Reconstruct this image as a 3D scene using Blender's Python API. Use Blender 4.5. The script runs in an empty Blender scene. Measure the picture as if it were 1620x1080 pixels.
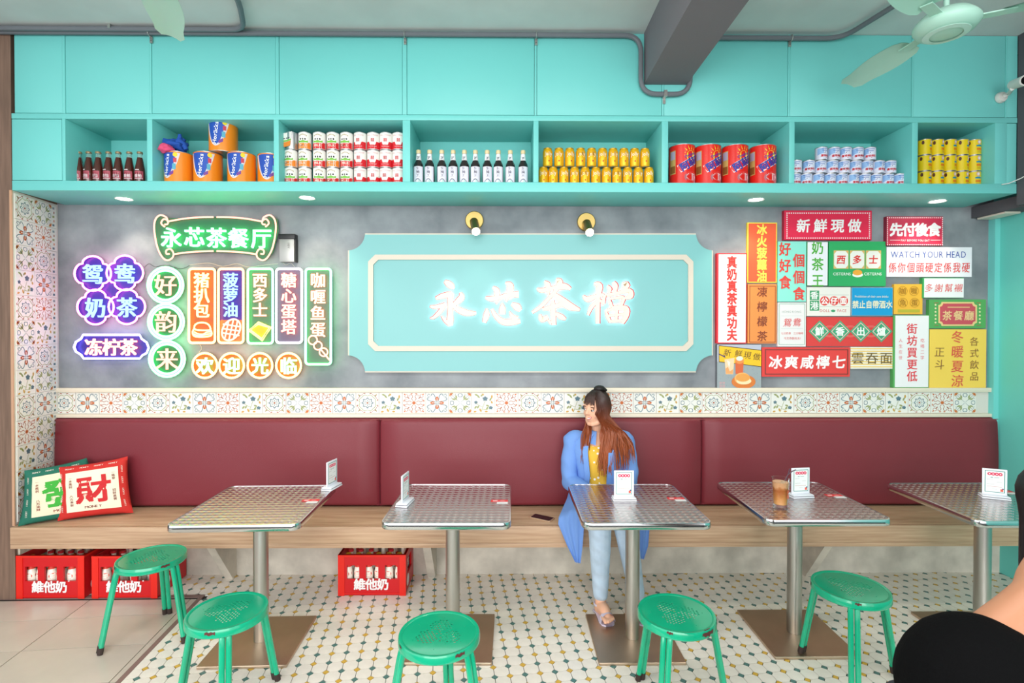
import bpy, bmesh, math, random
from math import sin, cos, pi, radians, sqrt, atan2, hypot
from mathutils import Vector, Matrix, noise

# ------------------------------------------------------------------ camera, world, large lights, exposure
SC = bpy.context.scene
COL = SC.collection
FPX, YAW, PITCH, ROLL, CH = 832.0, .009, .0105, .0008, 1.65
_f = Vector((sin(YAW), cos(YAW), 0)); _r = Vector((cos(YAW), -sin(YAW), 0)); _u = Vector((0, 0, 1))
FW = cos(PITCH) * _f - sin(PITCH) * _u; UP = sin(PITCH) * _f + cos(PITCH) * _u
RT = cos(ROLL) * _r + sin(ROLL) * UP; UP2 = -sin(ROLL) * _r + cos(ROLL) * UP
cd = bpy.data.cameras.new('camera'); cam = bpy.data.objects.new('camera', cd); COL.objects.link(cam)
cd.sensor_width = 36; cd.lens = 36 * FPX / 1620; cd.clip_start = .05; cd.shift_y = -13 / 1620
m3 = Matrix((RT, UP2, -FW)).transposed()
cam.matrix_world = Matrix.Translation((0, 0, CH)) @ m3.to_4x4()
SC.camera = cam
SC.view_settings.view_transform = 'Standard'; SC.view_settings.look = 'None'
SC.view_settings.gamma = 1; SC.view_settings.exposure = 0.22; SC.view_settings.use_curve_mapping = False
SC.cycles.use_denoising = True
SC.cycles.max_bounces = 8; SC.cycles.diffuse_bounces = 4; SC.cycles.glossy_bounces = 4
SC.cycles.sample_clamp_indirect = 6
wd = bpy.data.worlds.new('world'); SC.world = wd; wd.use_nodes = True
wd.node_tree.nodes['Background'].inputs[0].default_value = (.93, .97, 1, 1)
wd.node_tree.nodes['Background'].inputs[1].default_value = 1.5

def area(name, loc, size, power, color, rot):
    l = bpy.data.lights.new(name, 'AREA'); l.shape = 'RECTANGLE'; l.size, l.size_y = size
    l.energy = power; l.color = color
    o = bpy.data.objects.new(name, l); COL.objects.link(o); o.location = loc; o.rotation_euler = rot
    return o
# daylight through the open shop front behind the photographer
area('shopfront_daylight', (-.6, -3.4, 1.75), (6.0, 2.9), 215, (1, .985, .97), (radians(90), 0, 0))
# added area light under the ceiling, brightens the floor and tabletops
area('floor_fill_light', (-.1, 1.0, 3.38), (4.2, .5), 70, (1, .97, .93), (0, 0, 0))

def ray(x, y): return RT * ((x - 810) / FPX) - UP2 * ((y - 527) / FPX) + FW
def W(x, y, Y):                     # pixel -> point on the plane Y = const
    d = ray(x, y); return d * (Y / d.y) + Vector((0, 0, CH))
def G(x, y, z=0.0):                 # pixel -> point on the plane z = const
    d = ray(x, y); return d * ((z - CH) / d.z) + Vector((0, 0, CH))

# ------------------------------------------------------------------ materials
def lin(c):
    if isinstance(c, str):
        c = c.lstrip('#'); c = [int(c[i:i + 2], 16) / 255 for i in (0, 2, 4)]
    return tuple((v / 12.92 if v <= .04045 else ((v + .055) / 1.055) ** 2.4) for v in c)
MATS = {}
def mat(name, col='#808080', rough=.6, metal=0, emis=None, es=0, spec=.5, trans=0, bump=0, bscale=60, var=0, vscale=8, coat=0, alpha=1, ior=1.45, vcol=None, stretch=None):
    if name in MATS: return MATS[name]
    m = bpy.data.materials.new(name); m.use_nodes = True; nt = m.node_tree; b = nt.nodes['Principled BSDF']
    c = lin(col); b.inputs['Base Color'].default_value = (*c, 1); b.inputs['Roughness'].default_value = rough
    b.inputs['Metallic'].default_value = metal; b.inputs['Specular IOR Level'].default_value = spec
    b.inputs['IOR'].default_value = ior
    if coat: b.inputs['Coat Weight'].default_value = coat; b.inputs['Coat Roughness'].default_value = .08
    if trans: b.inputs['Transmission Weight'].default_value = trans
    if emis: b.inputs['Emission Color'].default_value = (*(lin(emis) if isinstance(emis, str) else emis), 1); b.inputs['Emission Strength'].default_value = es
    if alpha < 1: b.inputs['Alpha'].default_value = alpha
    if bump or var:
        tc = nt.nodes.new('ShaderNodeTexCoord'); src = tc.outputs['Object']
        if stretch:
            mp = nt.nodes.new('ShaderNodeMapping'); mp.inputs['Scale'].default_value = stretch
            nt.links.new(src, mp.inputs[0]); src = mp.outputs[0]
    if var:
        n = nt.nodes.new('ShaderNodeTexNoise'); n.inputs['Scale'].default_value = vscale; n.inputs['Detail'].default_value = 6
        nt.links.new(src, n.inputs['Vector'])
        r = nt.nodes.new('ShaderNodeValToRGB'); e = r.color_ramp.elements
        c2 = lin(vcol) if vcol else tuple(v * (1 - var) for v in c)
        e[0].position = .32; e[1].position = .7; e[0].color = (*c2, 1); e[1].color = (*tuple(min(1, v * (1 + var * .5)) for v in c), 1)
        nt.links.new(n.outputs['Fac'], r.inputs[0]); nt.links.new(r.outputs[0], b.inputs['Base Color'])
    if bump:
        n = nt.nodes.new('ShaderNodeTexNoise'); n.inputs['Scale'].default_value = bscale; n.inputs['Detail'].default_value = 4
        nt.links.new(src, n.inputs['Vector'])
        bp = nt.nodes.new('ShaderNodeBump'); bp.inputs['Strength'].default_value = bump; bp.inputs['Distance'].default_value = .004
        nt.links.new(n.outputs['Fac'], bp.inputs['Height']); nt.links.new(bp.outputs[0], b.inputs['Normal'])
    MATS[name] = m; return m

def flat(col, rough=.5): return mat('paint_' + col.strip('#'), col, rough)
def neon(name, glow, k): return mat('neon_' + name, '#1a1a1a', .4, emis=glow, es=k)

# ------------------------------------------------------------------ mesh building
class MB:
    def __init__(s): s.v = []; s.f = []; s.mi = []; s.m = []; s.cur = 0
    def use(s, m):
        if m not in s.m: s.m.append(m)
        s.cur = s.m.index(m); return s
    def add(s, vs, fs):
        k = len(s.v); s.v += [tuple(p) for p in vs]
        for f in fs: s.f.append(tuple(i + k for i in f)); s.mi.append(s.cur)
        return s
    def box(s, x0, x1, y0, y1, z0, z1):
        x0, x1 = min(x0, x1), max(x0, x1); y0, y1 = min(y0, y1), max(y0, y1); z0, z1 = min(z0, z1), max(z0, z1)
        return s.add([(x0, y0, z0), (x1, y0, z0), (x1, y1, z0), (x0, y1, z0), (x0, y0, z1), (x1, y0, z1), (x1, y1, z1), (x0, y1, z1)],
                     [(0, 3, 2, 1), (4, 5, 6, 7), (0, 1, 5, 4), (1, 2, 6, 5), (2, 3, 7, 6), (3, 0, 4, 7)])
    def prism(s, poly, y0, y1):         # polygon in x,z extruded along y (y0 is the side facing the camera)
        n = len(poly); a = sum(poly[i][0] * poly[(i + 1) % n][1] - poly[(i + 1) % n][0] * poly[i][1] for i in range(n))
        if a < 0: poly = poly[::-1]
        vs = [(x, y0, z) for x, z in poly] + [(x, y1, z) for x, z in poly]
        fs = [tuple(range(n)), tuple(range(2 * n - 1, n - 1, -1))] + [(i, i + n, (i + 1) % n + n, (i + 1) % n) for i in range(n)]
        return s.add(vs, fs)
    def slab(s, poly, z0, z1):          # polygon in x,y extruded along z
        n = len(poly); a = sum(poly[i][0] * poly[(i + 1) % n][1] - poly[(i + 1) % n][0] * poly[i][1] for i in range(n))
        if a < 0: poly = poly[::-1]
        vs = [(x, y, z0) for x, y in poly] + [(x, y, z1) for x, y in poly]
        fs = [tuple(range(n - 1, -1, -1)), tuple(range(n, 2 * n))] + [(i, (i + 1) % n, (i + 1) % n + n, i + n) for i in range(n)]
        return s.add(vs, fs)
    def lathe(s, prof, n=20, c=(0, 0, 0), cap=True, mats=None):   # prof: (r, z)
        vs = []; k = len(prof)
        for r, z in prof:
            for i in range(n): a = 2 * pi * i / n; vs.append((c[0] + r * cos(a), c[1] + r * sin(a), c[2] + z))
        base = len(s.v); s.v += vs
        for j in range(k - 1):
            if mats: s.use(mats[j])
            for i in range(n):
                s.f.append((base + j * n + i, base + j * n + (i + 1) % n, base + (j + 1) * n + (i + 1) % n, base + (j + 1) * n + i)); s.mi.append(s.cur)
        if cap:
            if mats: s.use(mats[0])
            s.f.append(tuple(base + i for i in range(n - 1, -1, -1))); s.mi.append(s.cur)
            if mats: s.use(mats[-1])
            s.f.append(tuple(base + (k - 1) * n + i for i in range(n))); s.mi.append(s.cur)
        return s
    def tube(s, pts, r, n=8, closed=False, flatn=1.0, ref=None):
        pts = [Vector(p) for p in pts]; k = len(pts); rs = r if isinstance(r, (list, tuple)) else [r] * k
        base = len(s.v); prev = None
        for i, p in enumerate(pts):
            if closed: t = pts[(i + 1) % k] - pts[i - 1]
            else: t = pts[min(i + 1, k - 1)] - pts[max(i - 1, 0)]
            t = t.normalized() if t.length > 1e-9 else Vector((0, 0, 1))
            if prev is None:
                a = Vector(ref) if ref else (Vector((0, 0, 1)) if abs(t.z) < .9 else Vector((1, 0, 0)))
            else: a = prev
            nn = (a - t * a.dot(t))
            nn = nn.normalized() if nn.length > 1e-6 else t.orthogonal().normalized()
            prev = nn; bb = t.cross(nn)
            for j in range(n):
                an = 2 * pi * j / n; s.v.append(tuple(p + nn * (cos(an) * rs[i]) + bb * (sin(an) * rs[i] * flatn)))
        for i in range(k if closed else k - 1):
            for j in range(n):
                a = base + i * n; b = base + ((i + 1) % k) * n
                s.f.append((a + j, a + (j + 1) % n, b + (j + 1) % n, b + j)); s.mi.append(s.cur)
        if not closed:
            s.f.append(tuple(base + j for j in range(n - 1, -1, -1))); s.f.append(tuple(base + (k - 1) * n + j for j in range(n))); s.mi += [s.cur] * 2
        return s
    def ball(s, c, r, n=12, m=8, rot=None):
        r = (r, r, r) if not isinstance(r, (tuple, list)) else r; base = len(s.v)
        for j in range(m + 1):
            th = pi * j / m
            for i in range(n):
                a = 2 * pi * i / n; p = Vector((r[0] * sin(th) * cos(a), r[1] * sin(th) * sin(a), -r[2] * cos(th)))
                if rot: p = rot @ p
                s.v.append(tuple(Vector(c) + p))
        for j in range(m):
            for i in range(n):
                s.f.append((base + j * n + i, base + j * n + (i + 1) % n, base + (j + 1) * n + (i + 1) % n, base + (j + 1) * n + i)); s.mi.append(s.cur)
        return s
    def grid(s, P, flip=False):
        base = len(s.v); a = len(P); b = len(P[0])
        for row in P: s.v += [tuple(p) for p in row]
        for i in range(a - 1):
            for j in range(b - 1):
                f = (base + i * b + j, base + i * b + j + 1, base + (i + 1) * b + j + 1, base + (i + 1) * b + j)
                s.f.append(f[::-1] if flip else f); s.mi.append(s.cur)
        return s
    def xf(s, M, start=0):
        for i in range(start, len(s.v)): s.v[i] = tuple(M @ Vector(s.v[i]))
        return s
    def data(s, name, org=None, bevel=0, smooth=35, weld=False, seg=2):
        me = bpy.data.meshes.new(name)
        vs = s.v if org is None else [(a - org[0], b - org[1], c - org[2]) for a, b, c in s.v]
        me.from_pydata(vs, [], s.f)
        for m in s.m: me.materials.append(m)
        if s.m: me.polygons.foreach_set('material_index', s.mi)
        if bevel or weld:
            bm = bmesh.new(); bm.from_mesh(me)
            bmesh.ops.remove_doubles(bm, verts=bm.verts, dist=1e-5)
            if bevel:
                ed = [e for e in bm.edges if len(e.link_faces) == 2 and e.calc_face_angle(0) > .6]
                bmesh.ops.bevel(bm, geom=ed, offset=bevel, segments=seg, affect='EDGES', profile=.5, clamp_overlap=True)
            bm.to_mesh(me); bm.free()
        if smooth:
            me.shade_smooth()
            me.set_sharp_from_angle(angle=radians(smooth))
        me.update(); return me
    def build(s, name, parent=None, world=False, at=None, kind=None, **k):
        """world=True: vertices are in world space; the object sits at `at` (or at its parent's origin)."""
        org = None
        if world:
            org = at if at is not None else (tuple(ORG[parent.name]) if parent else centre(s.v))
        me = s.data(name, org, **k); o = bpy.data.objects.new(name, me); COL.objects.link(o)
        if parent:
            o.parent = parent
            if world: o.location = Vector(org) - Vector(ORG[parent.name])
            ORG[o.name] = tuple(org) if org else ORG.get(parent.name, (0, 0, 0))
        elif org: o.location = org; ORG[o.name] = tuple(org)
        else: ORG[o.name] = (0, 0, 0)
        if kind: o['kind'] = kind
        return o
ORG = {}
def centre(v):
    xs, ys, zs = zip(*v); return ((min(xs) + max(xs)) / 2, (min(ys) + max(ys)) / 2, min(zs))

def thing(name, label, cat, loc=(0, 0, 0), rz=0, group=None):
    o = bpy.data.objects.new(name, None); COL.objects.link(o); o.empty_display_size = .05
    o.location = loc; o.rotation_euler = (0, 0, rz); o['label'] = label; o['category'] = cat
    if group: o['group'] = group
    ORG[o.name] = tuple(loc); return o
def tag(o, label, cat, group=None):
    o['label'] = label; o['category'] = cat
    if group: o['group'] = group
    return o
def dup(root, loc, rz=0, label=None, group=None, kids=None):
    r = root.copy(); COL.objects.link(r); r.location = loc; r.rotation_euler = (0, 0, rz)
    if label: r['label'] = label
    if group: r['group'] = group
    for ch in list(root.children):
        c = ch.copy(); COL.objects.link(c); c.parent = r
        for g in ch.children:
            d = g.copy(); COL.objects.link(d); d.parent = c
    return r
def struct(o): o['kind'] = 'structure'; return o

# ------------------------------------------------------------------ lettering
GC = {}
def glyph(ch, off=0, ext=0):
    k = (ch, off, ext)
    if k not in GC:
        c = bpy.data.curves.new('glyph', 'FONT'); c.body = ch; c.size = 1; c.resolution_u = 2; c.offset = off; c.extrude = ext
        o = bpy.data.objects.new('glyph', c); COL.objects.link(o)
        dg = bpy.context.evaluated_depsgraph_get()
        me = bpy.data.meshes.new_from_object(o.evaluated_get(dg))
        GC[k] = ([tuple(v.co) for v in me.vertices], [tuple(p.vertices) for p in me.polygons])
        bpy.data.objects.remove(o); bpy.data.curves.remove(c); bpy.data.meshes.remove(me)
    return GC[k]
def putglyph(mb, ch, fn, off=0, ext=0, shear=0):
    v, f = glyph(ch, 0, ext)
    for i, (dx, dy) in enumerate(((0, 0),) if off < .003 else ((-off, -off), (off, -off), (off, off), (-off, off)) if off < .016 else ((-off, -off), (off, -off), (off, off), (-off, off), (0, 0), (0, off), (0, -off))):
        mb.add([fn(x + dx + shear * (y - .38), y + dy, z + i * .0012) for x, y, z in v], f)
def is_cjk(c): return ord(c) > 0x2e00
def adv(c):
    if is_cjk(c): return 1.0
    if c == ' ': return .3
    v, _ = glyph(c); return (max(p[0] for p in v) + .07) if v else .3

SCL = lambda Y: Y / FPX              # metres per pixel on a frontal plane at depth Y
def text(mb, s, cx, cy, size, Y, off=0, ext=0, sx=1, vertical=False, pitch=None, shear=0, rot=0):
    """letters on the frontal plane Y; centre and size given in reference-frame units on that plane"""
    p = W(cx, cy, Y); h = size * SCL(Y); out = []
    if vertical:
        pt = (pitch or size) * SCL(Y); n = len(s)
        for i, c in enumerate(s): out.append((c, -.5 * sx * h, ((n - 1) / 2 - i) * pt - .38 * h))
    else:
        ws = [(pitch * SCL(Y) if pitch else adv(c) * h * sx) for c in s]; x = -sum(ws) / 2
        for c, w in zip(s, ws):
            out.append((c, x + (w - (adv(c) * h * sx if pitch else w)) / 2, -.38 * h)); x += w
    ca, sa = cos(rot), sin(rot)
    for c, ox, oz in out:
        if c == ' ': continue
        def fn(a, b, z, ox=ox, oz=oz):
            lx = ox + a * h * sx; lz = oz + b * h
            return (p.x + lx * ca - lz * sa, Y - z * h, p.z + lx * sa + lz * ca)
        putglyph(mb, c, fn, off, ext, shear)
def chars(root, m, s, cx, cy, size, Y, name='character', **k):
    """every character of a line is a part of its own"""
    vert = k.pop('vertical', False); pitch = k.pop('pitch', None); sx = k.get('sx', 1); rot = k.get('rot', 0); n = len(s)
    ws = [(pitch if pitch else (size if vert else adv(c) * size * sx)) for c in s]; x = -sum(ws) / 2
    for c, w in zip(s, ws):
        d = x + w / 2; x += w
        if c == ' ': continue
        a, b = (0, d) if vert else (d * cos(rot), -d * sin(rot))
        mb = MB().use(m); text(mb, c, cx + a, cy + b, size, Y, **k); mb.build(name, root, world=True, smooth=0)
def prect(mb, x0, y0, x1, y1, Y, t=.0008):
    a = W(x0, (y0 + y1) / 2, Y); b = W(x1, (y0 + y1) / 2, Y); c = W((x0 + x1) / 2, y0, Y); d = W((x0 + x1) / 2, y1, Y)
    mb.box(a.x, b.x, Y - t, Y, d.z, c.z)
def pframe(mb, x0, y0, x1, y1, w, Y, t=.0008):
    prect(mb, x0, y0, x1, y0 + w, Y, t); prect(mb, x0, y1 - w, x1, y1, Y, t)
    prect(mb, x0, y0 + w, x0 + w, y1 - w, Y, t); prect(mb, x1 - w, y0 + w, x1, y1 - w, Y, t)
def ppoly(mb, pts, Y, t=.0008):
    q = [W(x, y, Y) for x, y in pts]; mb.prism([(p.x, p.z) for p in q], Y - t, Y)
def pell(mb, cx, cy, rx, ry, Y, t=.0008, n=20, rot=0):
    ppoly(mb, [(cx + rx * cos(2 * pi * i / n) * cos(rot) - ry * sin(2 * pi * i / n) * sin(rot), cy + rx * cos(2 * pi * i / n) * sin(rot) + ry * sin(2 * pi * i / n) * cos(rot)) for i in range(n)], Y, t)
def smoothpts(pts, k=5):
    """Catmull-Rom through (x, y, w...)"""
    out = []; n = len(pts)
    for i in range(n - 1):
        p0 = pts[max(i - 1, 0)]; p1 = pts[i]; p2 = pts[i + 1]; p3 = pts[min(i + 2, n - 1)]
        for j in range(k):
            t = j / k
            out.append(tuple(.5 * (2 * b + (c - a) * t + (2 * a - 5 * b + 4 * c - d) * t * t + (3 * b - a - 3 * c + d) * t ** 3) for a, b, c, d in zip(p0, p1, p2, p3)))
    out.append(tuple(pts[-1])); return out
def ribbon(pts):
    """pts (x, y, w) -> closed polygon outline"""
    L = []; R = []; n = len(pts)
    for i, (x, y, w) in enumerate(pts):
        a = pts[max(i - 1, 0)]; b = pts[min(i + 1, n - 1)]; dx, dy = b[0] - a[0], b[1] - a[1]; l = hypot(dx, dy) or 1
        nx, ny = -dy / l * w / 2, dx / l * w / 2; L.append((x + nx, y + ny)); R.append((x - nx, y - ny))
    return L, R
def stroke(mb, pts, Y, t=.0008, k=4, caps=True):
    q = smoothpts(pts, k) if len(pts) > 2 else pts
    L, R = ribbon(q)
    for i in range(len(L) - 1): pass
    A = [W(x, y, Y) for x, y in L]; B = [W(x, y, Y) for x, y in R]; n = len(A)
    vs = [(p.x, Y - t, p.z) for p in A] + [(p.x, Y - t, p.z) for p in B] + [(p.x, Y, p.z) for p in A] + [(p.x, Y, p.z) for p in B]
    fs = []
    for i in range(n - 1):
        fs += [(i, i + 1, n + i + 1, n + i), (2 * n + i, 3 * n + i, 3 * n + i + 1, 2 * n + i + 1), (i, 2 * n + i, 2 * n + i + 1, i + 1), (n + i, n + i + 1, 3 * n + i + 1, 3 * n + i)]
    fs += [(0, n, 3 * n, 2 * n), (n - 1, 3 * n - 1, 4 * n - 1, 2 * n - 1)]
    mb.add(vs, fs)

ORD = ['first', 'second', 'third', 'fourth', 'fifth', 'sixth', 'seventh', 'eighth', 'ninth', 'tenth', 'eleventh', 'twelfth']
def place_of(i, n):
    if i == 0: return 'leftmost'
    if i == n - 1: return 'rightmost'
    if i < n / 2: return ORD[i] + ' from the left'
    return ORD[n - 1 - i] + ' from the right'

# ------------------------------------------------------------------ the room
YF, YW, YS, YB = 3.20, 3.58, 3.51, 3.165      # cabinet front, wall, seat back / plinth, bench front
ZC, XL, XR = 3.435, -2.98, 3.33
M_PLASTER = mat('grey_plaster', '#94989d', .7, var=.2, vscale=4.5, bump=.3, bscale=45, vcol='#767b81')
M_TEAL = mat('teal_paint', '#74cfca', .42, bump=.08, bscale=220)
M_TEAL2 = mat('teal_wall_paint', '#68ccc2', .5)
M_CEIL = mat('ceiling_paint', '#d6dad8', .85, var=.08, vscale=3)
M_BEAM = mat('grey_beam_paint', '#7a757b', .8, bump=.15, bscale=90)
M_OAK = mat('bench_oak', '#c7a88a', .45, var=.12, vscale=5, vcol='#b18d70', stretch=(.6, 7, 14), bump=.08, bscale=40)
M_POST = mat('post_wood', '#7d6455', .6, var=.25, vscale=6, stretch=(12, 12, .7))
M_CONC = mat('concrete_plinth', '#cfc7ba', .85, var=.25, vscale=7, bump=.4, bscale=50)
M_GROUT = mat('dark_grout', '#2e2c2a', .8)
M_OCT = mat('white_mosaic', '#f2ebe0', .22, var=.06, vscale=14, bump=.06, bscale=90)
M_DY = mat('yellow_mosaic', '#d9b04c', .25); M_DG = mat('green_mosaic', '#55807a', .25)
M_GTILE = mat('beige_floor_tile', '#cdc2b4', .25, var=.1, vscale=3, bump=.05, bscale=60)
M_STRIP = mat('brown_floor_strip', '#8a706a', .4)
M_CREAM = mat('cream_trim', '#e9ddc9', .4); M_CREAMT = mat('glazed_tile_white', '#e8e6e0', .2)

def slabobj(name, x0, x1, y0, y1, z0, z1, m, bevel=0):
    return struct(MB().use(m).box(x0, x1, y0, y1, z0, z1).build(name, world=True, bevel=bevel))
slabobj('wall_back', XL - .9, XR + .12, YW, YW + .12, 0, ZC, M_PLASTER)
slabobj('wall_right', XR, XR + .12, -.6, YW, 0, ZC, M_TEAL2)
slabobj('trim_1', XR - .035, XR, YW - .05, YW, .45, 2.40, M_TEAL)
slabobj('ceiling', -5, XR + .4, -3.5, YW + .12, ZC, ZC + .12, M_CEIL)
slabobj('wall_left', -3.99, -3.87, 2.2, YW, 0, ZC, mat('dark_wall', '#3f3f42', .8))  # dark colour stands in for the darkness of the next room
# beams
x0 = W(1019, 60, YF).x; x1 = W(1086, 130, YF).x; zb = W(1050, 134, YF).z
slabobj('ceiling_beam', x0, x1, -3.4, YF - .001, zb, ZC, M_BEAM)
xb = W(1610, 150, YF).x
slabobj('ceiling_beam', xb, XR, -.6, YF - .001, 2.40, ZC, mat('dark_beam_paint', '#55555a', .8))
slabobj('ceiling_beam', 3.175, XR, YF, YW, 2.40, 2.474, MATS['dark_beam_paint'])
# wooden post and its tiled return
struct(MB().use(M_POST).slab([(-3.09, YF), (XL - .002, YF), (-3.034, YW), (-3.13, YW)], 0, ZC).build('trim_2', world=True, smooth=0))
slabobj('trim_3', XL - .012, XL + .003, YF - .006, YF, .45, 2.474, mat('light_wood_edge', '#c59a7c', .5))
# ---- floor: slab, mosaic and grey tiles
fl = struct(MB().use(M_GROUT).box(-5, XR + .3, -3.5, YW + .1, -.15, -.006).build('floor', world=True, at=(0, 0, 0)))
ORG[fl.name] = (0, 0, 0)
ox, oy, pc, ang = -.0228, 2.7664, .07262, radians(7.33)
cA, sA = cos(ang) * pc, sin(ang) * pc
def node(i, j): return (ox + cA * i + sA * j, oy + sA * i - cA * j)
E1 = (-1.867, 3.206); E2 = (-1.809, 2.531)      # edge of the mosaic
def edge_x(y): return E1[0] + (y - E1[1]) * (E2[0] - E1[0]) / (E2[1] - E1[1])
hd = .0162
def clip(poly, a, b):                           # keep left side of a->b
    out = []; ex, ey = b[0] - a[0], b[1] - a[1]
    sd = lambda p: ex * (p[1] - a[1]) - ey * (p[0] - a[0])
    for i in range(len(poly)):
        p, q = poly[i - 1], poly[i]; sp, sq = sd(p), sd(q)
        if (sp >= 0) != (sq >= 0): t = sp / (sp - sq); out.append((p[0] + (q[0] - p[0]) * t, p[1] + (q[1] - p[1]) * t))
        if sq >= 0: out.append(q)
    return out
def octs(cx, cy):
    h = pc / 2 - .0015; k = hd
    pts = [(-h + k, -h), (h - k, -h), (h, -h + k), (h, h - k), (h - k, h), (-h + k, h), (-h, h - k), (-h, -h + k)]
    return [(cx + x * cos(ang) - y * sin(ang), cy + x * sin(ang) + y * cos(ang)) for x, y in pts]
cells = []; border = []
for i in range(-46, 56):
    for j in range(-14, 22):
        c = node(i + .5, j + .5)
        if not (c[1] < 3.54 and c[1] > 1.25 and c[0] < 3.36): continue
        if c[1] < 3.20 and c[0] < edge_x(c[1]) - .035: continue
        if c[0] < -2.94: continue
        if (c[1] < 3.24 and c[0] < edge_x(c[1]) + .05) or (c[1] < 3.30 and c[0] < edge_x(3.2) + .05): border.append(c); continue
        v = Vector((c[0], c[1], -CH)); d = v.dot(FW); px = 810 + FPX * v.dot(RT) / d; py = 527 - FPX * v.dot(UP2) / d
        cells.append(((0 if (-10 < px < 1630 and py < 1085) else 1), -py, i, j, c))
cells.sort()
proto = MB().use(M_OCT).slab(octs(0, 0), -.006, 0).data('tile', smooth=0)
rest = MB().use(M_OCT)
for n, (_, _, i, j, c) in enumerate(cells):
    if n < 300:
        o = bpy.data.objects.new('mosaic_tile', proto); COL.objects.link(o); o.parent = fl; o.location = (c[0], c[1], random.Random(n).uniform(-.0004, .0002))
    else: rest.slab(octs(*c), -.006, 0)
for c in border: 
    q = octs(*c)
    if c[0] > edge_x(c[1]) - .04 and c[1] < 3.235: q = clip(q, (edge_x(3.6) + .007, 3.6), (edge_x(1) + .007, 1))
    if c[0] < edge_x(3.2) - .0 and len(q) > 2: q = clip(q, (-4, 3.2215), (-1, 3.2515 + .0))
    if len(q) > 2: rest.slab(q, -.006, 0)
rest.build('mosaic_field', fl, world=True, kind='stuff', smooth=0)
dots = {0: MB().use(M_DY), 1: MB().use(M_DG)}
for i in range(-46, 57):
    for j in range(-14, 23):
        c = node(i, j)
        if not (1.22 < c[1] < 3.54 and c[0] < 3.36 and c[0] > -2.94): continue
        if (c[1] < 3.24 and c[0] < edge_x(c[1]) + .02) or (c[1] < 3.262 and c[0] < edge_x(3.2) + .02): continue
        h = hd - .0016
        pts = [(-h, 0), (0, -h), (h, 0), (0, h)]
        dots[(i + j) & 1].slab([(c[0] + x * cos(ang) - y * sin(ang), c[1] + x * sin(ang) + y * cos(ang)) for x, y in pts], -.006, 0)
o = dots[0].build('mosaic_dot', fl, world=True, kind='stuff', smooth=0); o['label'] = 'small yellow diamond mosaic dots'
o = dots[1].build('mosaic_dot', fl, world=True, kind='stuff', smooth=0); o['label'] = 'small green diamond mosaic dots'
sb = MB().use(M_STRIP)
ya, yb = 3.25, 1.2
sb.slab([(edge_x(ya) + .006, ya), (edge_x(yb) + .006, yb), (edge_x(yb) - .018, yb), (edge_x(ya - .03) - .018, ya - .03), (-3.9, 3.195), (-3.9, 3.22)], -.006, .001)
sb.build('edging_strip', fl, world=True)
a2 = radians(5.6); tw, th = .598, .298
tc0 = Vector((-2.506, 2.985)); ux = Vector((cos(a2), sin(a2))); uy = Vector((-sin(a2), cos(a2)))
bxs = [(edge_x(1.2) - .02, 1.2), (edge_x(3.2) - .02, 3.197), (-3.9, 3.167), (-3.9, 1.2)]
for i in range(-3, 2):
    for j in range(-7, 3):
        p = tc0 + ux * (.6 * i) + uy * (.3 * j)
        q = [tuple(p + ux * a + uy * b) for a, b in ((.002, .002), (tw - .001, .002), (tw - .001, th - .001), (.002, th - .001))]
        for k in range(4): q = clip(q, bxs[k], bxs[(k + 1) % 4])
        if len(q) >= 3: MB().use(M_GTILE).slab(q, -.006, 0).build('floor_tile', fl, world=True, at=(q[0][0], q[0][1], 0), smooth=0)

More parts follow.
